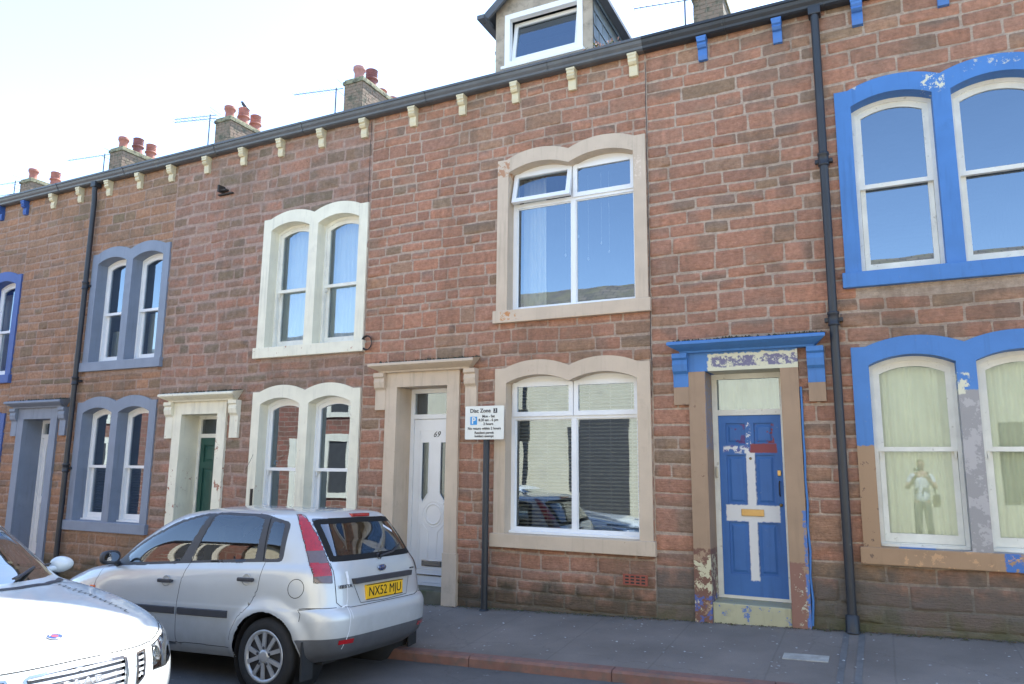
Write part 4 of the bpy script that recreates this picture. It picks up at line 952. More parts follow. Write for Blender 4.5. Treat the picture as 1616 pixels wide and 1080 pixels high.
# ---- parking sign ---------------------------------------------------------------
px, py = -4.21, 7.86
sg = thing('parking_sign', (px, py, gz(px)-.01), 'white disc zone parking plate on a black pole against the wall', 'sign')
mat('pole_black', (.022, .024, .028), .5, .2, 6, .15, 50); mat('sign_white', (.74, .74, .68), .45, .04, 5); mat('sign_black', (.02, .02, .025), .6, 0); mat('sign_blue', (.03, .28, .62), .5, 0)
mb = MB(); mb.lathe([(.038, 0), (.038, 2.28), (.030, 2.30), (0, 2.30)], (0, 0, 0), 16); mb.lathe([(.06, 0), (.05, .015), (.04, .02)], (0, 0, 0), 16); mb.build('pole', MATS['pole_black'], sg)
zc_ = 2.11-(gz(px)-.01); pw, ph = .262, .198; ox = -.005
mb = MB(); n = 6; rp = []
for cx_, cz_, a0 in ((pw-.015, ph-.015, 0), (-pw+.015, ph-.015, 90), (-pw+.015, -ph+.015, 180), (pw-.015, -ph+.015, 270)):
    rp += [(ox+cx_+.015*math.cos(R(a0+i*15)), zc_+cz_+.015*math.sin(R(a0+i*15))) for i in range(7)]
mb.plate(rp, [], -.056, -.050, back=True); plate = mb.build('plate', MATS['sign_white'], sg)
mb = MB(); mb.box(-.05, .05, -.05, .04, zc_+.08, zc_+.11); mb.box(-.05, .05, -.05, .04, zc_-.11, zc_-.08); mb.build('clip', MATS['steel'], sg)
yT = -.0575
def ST(s_, sz, x, z, m='sign_black', **k):
    k.setdefault('bold', .0009); return text('lettering', s_, sz, MATS[m], plate, (ox+x, yT, zc_+z), **k)
ST('Disc Zone', .066, -.055, .140, bold=.0014)
mb = MB(); mb.box(ox+.122, ox+.172, -.0585, -.0565, zc_+.112, zc_+.168, bv=.0009); mb.build('number_panel', MATS['sign_black'], plate); text('lettering', '3', .060, MATS['sign_white'], plate, (ox+.147, -.0590, zc_+.140))
mb = MB(); mb.box(ox-.19, ox-.098, -.0580, -.0565, zc_-.025, zc_+.072); mb.build('parking_symbol', MATS['sign_blue'], plate); text('lettering', 'P', .105, MATS['sign_white'], plate, (ox-.144, -.0585, zc_+.024), bold=.003)
ST('Mon - Sat', .043, .055, .074); ST('8.30 am - 6 pm', .043, .055, .030); ST('2 hours', .043, .055, -.016)
ST('No return within 2 hours', .043, .0, -.070); ST('Resident permit', .040, .0, -.120); ST('holders exempt', .040, .0, -.160)

#==OPPOSITE== side of the street, seen only in the panes
mat('cream_render', (.60, .55, .40), .85, .06, 2, .2, 30, stain=((.46, .42, .32), 2.5, .55, .8))
opp = thing('cottage', (-3, -1.6, gz(-3)), 'low cream rendered building across the street with a slate roof', 'house')
def OB(mb, name, m, par=None): return mb.build(name, MATS[m] if isinstance(m, str) else m, par or opp, origin=(-3, -1.6, gz(-3)))
mb = MB(); mb.box(-12.5, 12, -8.6, -1.6, -1.2, 4.9)
OB(mb, 'wall', 'cream_render')
m_sl = bpy.data.materials.new('old_slate'); t, b = nodes(m_sl); b.inputs['Roughness'].default_value = .8
mp = N(t, 'ShaderNodeMapping'); mp.inputs['Rotation'].default_value = (R(55), 0, 0); L(t, coord(t), mp.inputs[0])
bk = N(t, 'ShaderNodeTexBrick'); L(t, mp.outputs[0], bk.inputs['Vector']); bk.inputs['Color1'].default_value = (.20, .17, .14, 1); bk.inputs['Color2'].default_value = (.12, .11, .10, 1); bk.inputs['Mortar'].default_value = (.05, .05, .05, 1)
bk.inputs['Scale'].default_value = 1; bk.inputs['Brick Width'].default_value = .3; bk.inputs['Row Height'].default_value = .22; bk.inputs['Mortar Size'].default_value = .012
L(t, mix(t, ramp(t, noise(t, 2, 6), .4, .7, 0, .6), bk.outputs[0], (.20, .19, .10)), b.inputs['Base Color'])
mb = MB(); mb.extr([(-1.35, 4.85), (-5.1, 7.15), (-8.9, 4.85), (-8.9, 4.75), (-5.1, 7.05), (-1.35, 4.75)], -12.6, 12.1)
rf_ = OB(mb, 'roof', m_sl)
for x in (-11.2, -3.6, 2.6, 8):
    mb = MB(); mb.box(x, x+1.0, -3.6, -2.6, 5.6, 6.2); m_ = Matrix.Rotation(0, 4, 'X'); OB(mb, 'skylight', 'chrome' if x < 0 else 'upvc', rf_)
for x in (-7.2, 1.5, 6.5):
    mb = MB(); mb.box(x, x+1.0, -1.62, -1.57, 1.0, 2.6); w_ = OB(mb, 'window', 'blind_dark')
mb = MB(); mb.box(-6.9, -5.6, -1.58, -1.56, -.3, 2.9); OB(mb, 'garage_door', 'blind_dark')
mb = MB(); mb.tube([(-8.4, -1.5, -.1), (-8.4, -1.5, 4.8)], .06, 8); OB(mb, 'downpipe', 'gutter_black')
mb = MB(); mb.tube([(-9.3, -1.5, 2.3), (-9.3, -1.5, 4.8)], .06, 8); mb.box(-9.5, -9.1, -1.6, -1.4, 1.9, 2.4); OB(mb, 'soil_pipe', 'gutter_black')
mb = MB(); mb.box(-12.6, 12.1, -1.45, -1.33, 4.72, 4.82); OB(mb, 'gutter', 'gutter_black')
m = bpy.data.materials.new('opposite_stone'); t, b = nodes(m); b.inputs['Roughness'].default_value = .9
mp = N(t, 'ShaderNodeMapping'); mp.inputs['Rotation'].default_value = (R(90), 0, 0); L(t, coord(t), mp.inputs[0])
bk = N(t, 'ShaderNodeTexBrick'); L(t, mp.outputs[0], bk.inputs['Vector']); bk.inputs['Color1'].default_value = (.30, .11, .075, 1); bk.inputs['Color2'].default_value = (.19, .09, .06, 1); bk.inputs['Mortar'].default_value = (.34, .27, .21, 1)
bk.inputs['Scale'].default_value = 1; bk.inputs['Brick Width'].default_value = .33; bk.inputs['Row Height'].default_value = .15; bk.inputs['Mortar Size'].default_value = .01
L(t, mix(t, ramp(t, noise(t, 8, 5), .3, .7, 0, .5), bk.outputs[0], (.14, .08, .055)), b.inputs['Base Color'])
oth = thing('terraced_house', (-23, -1.6, gz(-23)), 'red stone terrace across the street with cream window surrounds', 'house')
def OC(mb, name, m_, par=None): return mb.build(name, MATS[m_] if isinstance(m_, str) else m_, par or oth, origin=(-23, -1.6, gz(-23)))
mb = MB(); mb.box(-45, -12.6, -10, -1.6, -3, 4.9); OC(mb, 'wall', m)
mb = MB(); mb.extr([(-1.4, 4.9), (-5.8, 6.6), (-10.2, 4.9), (-10.2, 4.8), (-5.8, 6.5), (-1.4, 4.8)], -45, -12.6); OC(mb, 'roof', 'slate')
for k in range(8):
    x = -15.2-k*3.96
    for z0_, z1_ in ((.6, 2.5), (3.0, 4.7)):
        mb = MB(); mb.plate([(x, z0_), (x+1.9, z0_), (x+1.9, z1_), (x, z1_)], [[(x+.2, z0_+.16), (x+.87, z0_+.16), (x+.87, z1_-.2), (x+.2, z1_-.2)], [(x+1.03, z0_+.16), (x+1.7, z0_+.16), (x+1.7, z1_-.2), (x+1.03, z1_-.2)]], 0, .04, back=True)
        mb.v = [(a, -1.55-b_, c_) for a, b_, c_ in mb.v]; w_ = OC(mb, 'window', 'cream_paint')
        mb = MB(); mb.box(x+.15, x+1.75, -1.6, -1.585, z0_+.1, z1_-.1); OC(mb, 'pane', 'blind_dark', w_)
    mb = MB(); mb.box(x-1.4, x-.5, -1.6, -1.585, -.2, 2.4); OC(mb, 'door', 'cream_paint')
#==CARS==
def carpaint(name, col, metal=.0, rough=.3, coat=1.):
    m = bpy.data.materials.new(name); t, b = nodes(m)
    b.inputs['Metallic'].default_value = metal; b.inputs['Coat Weight'].default_value = coat; b.inputs['Coat Roughness'].default_value = .06
    c = mix(t, ramp(t, noise(t, 3, 6, .6), .35, .75, 0, .35), col, tuple(x*.88 for x in col))
    # road dirt low on the panels
    s = N(t, 'ShaderNodeSeparateXYZ'); L(t, coord(t), s.inputs[0])
    f = math_(t, 'MULTIPLY', ramp(t, math_(t, 'ADD', s.outputs[2], math_(t, 'MULTIPLY', noise(t, 8, 5), .3)), .35, .75, .45, 0), 1)
    c = mix(t, f, c, (.16, .15, .13)); L(t, c, b.inputs['Base Color'])
    L(t, math_(t, 'ADD', ramp(t, noise(t, 6, 5), .3, .8, rough, rough+.12), math_(t, 'MULTIPLY', f, .3)), b.inputs['Roughness'])
    MATS[name] = m; return m
mat('grille_grey', (.22, .22, .24), .6, .1); carpaint('silver_paint', (.55, .565, .57), .32, .40); carpaint('white_paint', (.62, .66, .67), .0, .35)
mat('car_trim', (.045, .045, .052), .55, .1, 8, .1, 120); mat('car_rubber', (.018, .018, .019), .8, .2, 12, .3, 60); mat('car_gap', (.006, .006, .007), .9, 0)
mat('bumper_plastic', (.085, .087, .095), .6, .12, 8, .15, 90); mat('wheel_silver', (.46, .47, .48), .35, .15, 9, metal=.5); mat('seat_cloth', (.035, .04, .05), .9, .2)
mat('lamp_red', (.36, .006, .010), .15, .15, 20, .5, 55, coat=1.); mat('lamp_orange', (.75, .14, .03), .2, 0, coat=1.); mat('lamp_smoke', (.13, .09, .09), .2, .1, 30, coat=1.); mat('mirror_glass', (.8, .8, .8), .03, 0, metal=1)
mat('lamp_reflector', (.70, .72, .74), .25, .1, 20, metal=.35); mat('plate_yellow', (.80, .45, .015), .45, .05, 10); mat('white_splash', (.75, .76, .78), .6, .1, 30)
glassmat('car_glass', .08, (.62, .68, .66)); glassmat('screen_glass', .34, (.7, .78, .76)); glassmat('lamp_glass', .10, (.92, .94, .95)); glassmat('rear_glass', .12, (.36, .40, .40))
def pchip(xs, ys, x):
    xs, ys = np.asarray(xs, float), np.asarray(ys, float); h = np.diff(xs); d = np.diff(ys)/h; m = np.zeros(len(xs)); m[0], m[-1] = d[0], d[-1]
    for i in range(1, len(xs)-1):
        if d[i-1]*d[i] > 0: m[i] = 2*d[i-1]*d[i]/(d[i-1]+d[i])
    k = np.clip(np.searchsorted(xs, x, side='right')-1, 0, len(h)-1); t = (x-xs[k])/h[k]; H = h[k]
    return ys[k]*(2*t**3-3*t**2+1)+m[k]*H*(t**3-2*t**2+t)+ys[k+1]*(-2*t**3+3*t**2)+m[k+1]*H*(t**3-t**2)
def inpoly(P, x, y):
    c = np.zeros(np.shape(x), bool); n = len(P); j = n-1
    for i in range(n):
        xi, yi = P[i]; xj, yj = P[j]
        c ^= ((yi > y) != (yj > y)) & (x < (xj-xi)*(y-yi)/((yj-yi) or 1e-12)+xi); j = i
    return c
def roundpoly(P, r, n=4):
    out = []; k = len(P)
    for i in range(k):
        p, a, b = np.array(P[i]), np.array(P[i-1]), np.array(P[(i+1) % k])
        da, db = a-p, b-p; la, lb = np.linalg.norm(da), np.linalg.norm(db); q = min(r, la*.45, lb*.45)
        s_, e_ = p+da/la*q, p+db/lb*q
        for t in np.linspace(0, 1, n+1): out.append(tuple((1-t)**2*s_+2*t*(1-t)*p+t*t*e_))
    return out
class Shell:
    def __init__(s, T, sub=7, ns=260, arches=(), bow=.02):
        T = np.array(T, float); k = np.arange(len(T)); s.keyrow = {}
        t = []; 
        for i in range(len(T)-1):
            n = max(3, int(math.ceil(max(abs(T[i+1, 0]-T[i, 0]), abs(T[i+1, 1]-T[i, 1]), .5*abs(T[i+1, 4]-T[i, 4]), .35*abs(T[i+1, 3]-T[i, 3]))/.022))); s.keyrow[i] = len(t); t += list(i+np.arange(n)/n)
        t.append(len(T)-1); s.keyrow[len(T)-1] = len(t)-1; t = np.array(t)
        c = [pchip(k, T[:, j], t) for j in range(T.shape[1])]; nt = len(t)
        P = np.zeros((nt, ns, 3)); S = np.zeros((nt, ns))
        for i in range(nt):
            zr, zf, xr, xf, w, ar, nr, af, nf = (q[i] for q in c)
            ln = xf-xr; ar, af = min(ar, .49*ln), min(af, .49*ln)
            th = np.linspace(0, math.pi/2, 160)
            cx, sy = np.cos(th)**(2/nr), np.sin(th)**(2/nr); X1 = xr+ar-ar*cx; Y1 = w*sy
            cx, sy = np.cos(th[::-1])**(2/nf), np.sin(th[::-1])**(2/nf); X2 = xf-af+af*cx; Y2 = w*sy
            X = np.concatenate([X1, np.linspace(X1[-1], X2[0], 60)[1:-1], X2]); Y = np.concatenate([Y1, np.full(58, w), Y2])
            Y = Y*(1-bow*((X-(xr+xf)/2)/(max(ln, 2.)/2))**2)
            d = np.concatenate([[0], np.cumsum(np.hypot(np.diff(X), np.diff(Y)))]); u = np.linspace(0, d[-1], ns)
            X, Y = np.interp(u, d, X), np.interp(u, d, Y); Y[0] = 0; Y[-1] = 0
            P[i, :, 0] = X; P[i, :, 1] = Y; P[i, :, 2] = zr+(zf-zr)*np.clip((X-xr)/max(ln, .01), 0, 1); S[i] = u
        s.P, s.S, s.nt, s.ns = P, S, nt, ns; s.Sf = S[:, -1:]-S
        for (ax, az, r, lip, am) in arches:
            rr_ = np.hypot(P[:, :, 0]-ax, P[:, :, 2]-az); k_ = np.clip(1-(rr_-r)/lip, 0, 1); k_ = k_*k_*(3-2*k_); on = (P[:, :, 1] > .4)
            P[:, :, 1] += np.where(on, k_*am, 0)
        s.lab = None; s.free = np.ones((nt, ns), bool)
    def field(s, kind):
        P = s.P
        if kind == 'side': return P[:, :, 0], P[:, :, 2], (P[:, :, 1] > .42) & (s.S > .8) & (s.Sf > .6)
        if kind == 'rear': return s.S, P[:, :, 2], s.S < 1.4
        if kind == 'front': return s.Sf, P[:, :, 2], s.Sf < 1.5
        if kind == 'screen': return P[:, :, 1], P[:, :, 2], s.Sf < 1.2
        if kind == 'top': return P[:, :, 1], P[:, :, 0], s.Sf < 9
    def at(s, i, j):
        i0, j0 = int(min(max(i, 0), s.nt-1.001)), int(min(max(j, 0), s.ns-1.001)); a, b = i-i0, j-j0; P = s.P
        return (1-a)*(1-b)*P[i0, j0]+a*(1-b)*P[i0+1, j0]+(1-a)*b*P[i0, j0+1]+a*b*P[i0+1, j0+1]
    def locate(s, kind, a, b):
        A, B, M = s.field(kind); d = np.where(M, (A-a)**2+(B-b)**2, 1e9); i, j = np.unravel_index(np.argmin(d), d.shape)
        i1, i2, j1, j2 = max(i-1, 0), min(i+1, s.nt-1), max(j-1, 0), min(j+1, s.ns-1)
        J = np.array([[(A[i2, j]-A[i1, j])/(i2-i1), (A[i, j2]-A[i, j1])/(j2-j1)], [(B[i2, j]-B[i1, j])/(i2-i1), (B[i, j2]-B[i, j1])/(j2-j1)]])
        try: q = np.clip(np.linalg.solve(J, [a-A[i, j], b-B[i, j]]), -1, 1)
        except Exception: q = (0, 0)
        p = s.at(i+q[0], j+q[1]); du = s.P[i2, j]-s.P[i1, j]; dv = s.P[i, j2]-s.P[i, j1]; n = np.cross(du, dv); n /= (np.linalg.norm(n)+1e-12)
        cen = np.array([p[0]*.5+1.0, 0, .6])
        if np.dot(n, p-cen) < 0: n = -n
        return Vector(p), Vector(n)
    def snap(s, kind, poly, tol=.62):
        A, B, M = s.field(kind); P0 = s.P.copy(); S0 = s.S.copy(); n = len(poly)
        bx = [p[0] for p in poly]; by = [p[1] for p in poly]
        cand = np.argwhere(M & (A > min(bx)-.06) & (A < max(bx)+.06) & (B > min(by)-.06) & (B < max(by)+.06))
        a0 = np.array(poly); a1 = np.roll(a0, -1, 0); e = a1-a0; el = (e**2).sum(1)+1e-12
        for i, j in cand:
            if i in (0, s.nt-1) or j in (0, s.ns-1) or not s.free[i, j]: continue
            p = np.array([A[i, j], B[i, j]]); t = np.clip(((p-a0)*e).sum(1)/el, 0, 1); q = a0+e*t[:, None]; d = ((q-p)**2).sum(1); k = d.argmin(); tg = q[k]
            if d[k] > .03**2: continue
            J = np.array([[(A[i+1, j]-A[i-1, j])/2, (A[i, j+1]-A[i, j-1])/2], [(B[i+1, j]-B[i-1, j])/2, (B[i, j+1]-B[i, j-1])/2]])
            if abs(np.linalg.det(J)) < 1e-9: continue
            w_ = np.linalg.solve(J, tg-p)
            if max(abs(w_)) > tol: continue
            ii, jj = i+w_[0], j+w_[1]; i0, j0 = int(ii), int(jj); a, b = ii-i0, jj-j0
            g = lambda Q: (1-a)*(1-b)*Q[i0, j0]+a*(1-b)*Q[min(i0+1, s.nt-1), j0]+(1-a)*b*Q[i0, min(j0+1, s.ns-1)]+a*b*Q[min(i0+1, s.nt-1), min(j0+1, s.ns-1)]
            s.P[i, j] = g(P0); s.S[i, j] = g(S0); s.free[i, j] = False
    def label(s, regions):
        """regions: list of (name, kind, polygon); later ones win"""
        for nm, kd, po in regions:
            if po is not None and not callable(po): s.snap(kd, po)
        s.Sf = s.S[:, -1:]-s.S
        cf = lambda Q: (Q[:-1, :-1]+Q[1:, :-1]+Q[:-1, 1:]+Q[1:, 1:])/4
        lab = np.full((s.nt-1, s.ns-1), 'body', dtype=object)
        s.cP = np.stack([cf(s.P[:, :, k]) for k in range(3)], 2)
        for nm, kd, po in regions:
            A, B, M = s.field(kd); Mc = M[:-1, :-1] & M[1:, 1:]
            k = po(cf(A), cf(B), cf(s.S)) if callable(po) else inpoly(po, cf(A), cf(B))
            lab[k & Mc] = nm
        s.lab = lab
    def mesh(s, name, side=0, inset=0., X=None):
        """vertices and faces for one label; side 0 both, 1 left, -1 right"""
        idx = np.argwhere(s.lab == name); V = []; F = []; mp = {}
        for sg in ((1, -1) if side == 0 else (side,)):
            for i, j in idx:
                q = []
                for a, b in ((i, j), (i+1, j), (i+1, j+1), (i, j+1)):
                    seam = (b in (0, s.ns-1)) or a == s.nt-1; key = (a, b, 1 if seam and abs(s.P[a, b, 1]) < 1e-6 else sg)
                    if key not in mp: mp[key] = len(V); p = s.P[a, b]; V.append((p[0], p[1]*sg, p[2]))
                    q.append(mp[key])
                q = tuple(dict.fromkeys(q))
                if len(q) > 2: F.append(q if sg > 0 else q[::-1])
        return V, F
def make_wheel(R_, W_, rim, parent, loc, out, spokes=10, mt='wheel_silver', V=1.):
    """wheel about the y axis; out=+1 outer face towards +y"""
    mb = MB(); h = W_/2
    pr = [(rim, -h*.9), (rim+.02, -h), (R_*.9, -h), (R_*.985, -h*.8), (R_, -h*.55), (R_, h*.55), (R_*.985, h*.8), (R_*.9, h), (rim+.02, h), (rim, h*.9), (rim-.01, h*.4)]
    mb.lathe([(a, b*1.0) for a, b in pr], (0, 0, 0), 48, 'y')
    for k in range(4): mb.lathe([(R_*1.001, -h*.5+k*h*.33), (R_*1.001, -h*.5+k*h*.33+.008)], (0, 0, 0), 48, 'y')
    def fin(mb, nm, m, par): 
        mb.v = [(x+loc[0], y+loc[1], z+loc[2]) for x, y, z in mb.v]; return mb.build(nm, MATS[m], par)
    w_ = fin(mb, 'wheel', 'car_rubber', parent)
    mb = MB(); yo = out*h; s_ = out
    mb.lathe([(rim*1.0, yo*.92), (rim*1.03, yo*1.0), (rim*.97, yo*1.02), (rim*.90, yo*.97), (rim*.87, yo*.80)], (0, 0, 0), 40, 'y')
    mb.lathe([(rim*.27, yo*.85), (rim*.25, yo*1.02), (rim*.14, yo*1.06), (0, yo*1.06)], (0, 0, 0), 24, 'y')
    for k in range(spokes):
        a0 = 2*math.pi*(k//2)/(spokes/2)+(-.18 if k % 2 else .18)*V; a1 = 2*math.pi*(k//2)/(spokes/2)+(-.30 if k % 2 else .30)*V
        p, q = Vector((math.cos(a0)*rim*.22, 0, math.sin(a0)*rim*.22)), Vector((math.cos(a1)*rim*.91, 0, math.sin(a1)*rim*.91)); n = Vector((-(q-p).z, 0, (q-p).x)).normalized()
        w0, w1 = rim*.075, rim*.085
        v = [p-n*w0, p+n*w0, q+n*w1, q-n*w1]
        mb.add([(a.x, yo*1.01, a.z) for a in v[:2]]+[(a.x, yo*.97, a.z) for a in v[2:]]+[(a.x, yo*.8, a.z) for a in v], [(0, 1, 2, 3), (0, 4, 5, 1), (1, 5, 6, 2), (2, 6, 7, 3), (3, 7, 4, 0)])
    fin(mb, 'wheel_trim', mt, w_)
    mb = MB(); mb.lathe([(rim*.98, yo*.6), (.02, yo*.55), (0, yo*.55)], (0, 0, 0), 30, 'y')
    for k in range(5): a = 2*math.pi*k/5+.3; mb.lathe([(.013, yo*1.0), (.013, yo*1.05), (0, yo*1.05)], (math.cos(a)*rim*.33, 0, math.sin(a)*rim*.33), 8, 'y')
    fin(mb, 'brake_disc', 'car_trim', w_)
    return w_
def ribbon(S, kind, pts, w_=.004, up=.0015, closed=False, step=.02):
    """thin strip laid on the shell along a polyline in field coordinates"""
    P = []; q = list(pts)+([pts[0]] if closed else [])
    for a, b in zip(q[:-1], q[1:]):
        n = max(1, int(math.hypot(b[0]-a[0], b[1]-a[1])/step))
        for k in range(n): P.append((a[0]+(b[0]-a[0])*k/n, a[1]+(b[1]-a[1])*k/n))
    P.append(q[-1]); L_ = [S.locate(kind, *p) for p in P]; V = []; F = []
    for i, (p, n) in enumerate(L_):
        d = (L_[min(i+1, len(L_)-1)][0]-L_[max(i-1, 0)][0]).normalized(); s_ = n.cross(d).normalized()
        V += [tuple(p+n*up+s_*w_/2), tuple(p+n*up-s_*w_/2)]
        if i: F.append((2*i-2, 2*i, 2*i+1, 2*i-1))
    return V, F
def mir(V): return [(x, -y, z) for x, y, z in V]

class Car:
    def __init__(s, shell, root, scale): s.S, s.root, s.k = shell, root, scale
    def put(s, V, F, name, m, parent=None, smooth=True, mb=None):
        mb = mb or MB()
        if V: mb.add(V, F, 0, smooth)
        return mb.build(name, MATS[m] if isinstance(m, str) else m, parent or s.root)
    def part(s, lab, name, m, parent=None, side=0, thick=0.):
        V, F = s.S.mesh(lab, side)
        if not F: return None
        return s.put(V, F, name, m, parent)
# ---------------------------------------------------------------- silver hatchback
T = [ # zr   zf    xr    xf    w     ar  nr   af  nf
    [.25, .23, .14, 4.02, .78, .7, 4.2, 1.1, 2.8],
    [.33, .31, .04, 4.10, .83, .7, 4.4, 1.1, 2.8],
    [.455, .44, -.005, 4.15, .855, .7, 4.6, 1.1, 2.8],
    [.60, .58, -.01, 4.14, .862, .7, 4.6, 1.1, 2.8],
    [.675, .655, .02, 4.10, .862, .7, 4.6, 1.1, 2.8],
    [.70, .68, .05, 4.07, .860, .7, 4.6, 1.1, 2.8],
    [.88, .78, .080, 3.98, .855, .7, 4.6, 1.1, 2.8],
    [1.00, .86, .105, 3.80, .842, .7, 4.4, 1.1, 2.9],
    [1.04, .93, .120, 3.55, .828, .7, 4.2, 1.0, 3.2],
    [1.075, .99, .135, 3.18, .806, .68, 4.0, .9, 3.6],
    [1.25, 1.22, .235, 2.82, .748, .65, 3.9, .85, 3.8],
    [1.40, 1.42, .335, 2.46, .682, .6, 3.8, .8, 3.8],
    [1.465, 1.495, .375, 2.26, .640, .6, 3.6, .8, 3.6],
    [1.505, 1.535, .44, 2.06, .545, .6, 3.2, .8, 3.2],
    [1.535, 1.562, .80, 1.86, .30, .6, 2.6, .6, 2.6],
    [1.545, 1.572, 1.18, 1.62, .0, .2, 2, .2, 2]]
WX = (.70, 3.345); WZ = .295; AR = .375
S = Shell(T, ns=250, arches=[(WX[0], WZ, AR, .13, .032), (WX[1], WZ, AR, .13, .032)])
circ = lambda cx, cz, r, n=48: [(cx+r*math.cos(6.28319*i/n), cz+r*math.sin(6.28319*i/n)) for i in range(n)]
dlo = roundpoly([(.60, 1.08), (.64, 1.42), (.98, 1.490), (1.50, 1.508), (1.80, 1.492), (2.12, 1.42), (2.50, 1.255), (2.85, 1.05), (3.02, .965), (2.6, .995), (1.8, 1.035)], .05)
fw_ = roundpoly([(1.88, 1.055), (2.62, 1.02), (2.70, 1.09), (2.42, 1.255), (2.08, 1.395), (1.82, 1.462), (1.70, 1.472)], .02)
rw_ = roundpoly([(.93, 1.10), (1.74, 1.062), (1.60, 1.478), (1.10, 1.472), (.96, 1.445)], .02)
qw_ = roundpoly([(.655, 1.105), (.82, 1.10), (.85, 1.43), (.70, 1.405)], .03)
fdoor = [(1.81, .33), (3.02, .33), (3.05, .55), (3.02, .80), (2.98, .975), (1.74, 1.04), (1.79, .90), (1.815, .7)]
rdoor = [(1.14, .33), (1.81, .33), (1.815, .7), (1.79, .90), (1.74, 1.04), (.80, 1.075), (.82, .85), (.90, .70), (1.03, .60), (1.10, .48)]
tail = [(.665, .905), (.82, .915), (.81, 1.06), (.765, 1.28), (.715, 1.45), (.690, 1.49), (.655, 1.49), (.635, 1.44), (.630, 1.30), (.640, 1.12)]
rgl = roundpoly([(-.2, 1.075), (.632, 1.075), (.622, 1.25), (.612, 1.42), (.59, 1.452), (-.2, 1.452)], .03)
scr = roundpoly([(-.3, 1.02), (.70, 1.035), (.60, 1.30), (.545, 1.475), (-.3, 1.475)], .03)
S.label([('door_f', 'side', fdoor), ('door_r', 'side', rdoor), ('trim', 'side', dlo), ('gl_f', 'side', fw_), ('gl_r', 'side', rw_), ('gl_q', 'side', qw_),
         ('tail', 'rear', tail), ('rear_glass', 'rear', rgl), ('screen', 'screen', scr),
         ('plastic', 'rear', lambda A, B, SS: (B < .452)), ('hole', 'side', circ(WX[0], WZ, AR)), ('hole', 'side', circ(WX[1], WZ, AR))])
RX, RY = -3.955, 5.637
silver = thing('parked_car', (RX, RY, -.218), 'silver five door hatchback parked at the kerb with a yellow rear number plate', 'car')
KS = .94
fx = Vector((-1, 0, -.035)).normalized(); ly = Vector((0, -1, .028)); ly = (ly-fx*ly.dot(fx)).normalized(); uz = fx.cross(ly)
silver.matrix_world = Matrix(((fx.x*KS, ly.x*KS, uz.x*KS, RX), (fx.y*KS, ly.y*KS, uz.y*KS, RY), (fx.z*KS, ly.z*KS, uz.z*KS, -.225), (0, 0, 0, 1)))
car = Car(S, silver, KS)
car.part('body', 'body', 'silver_paint')
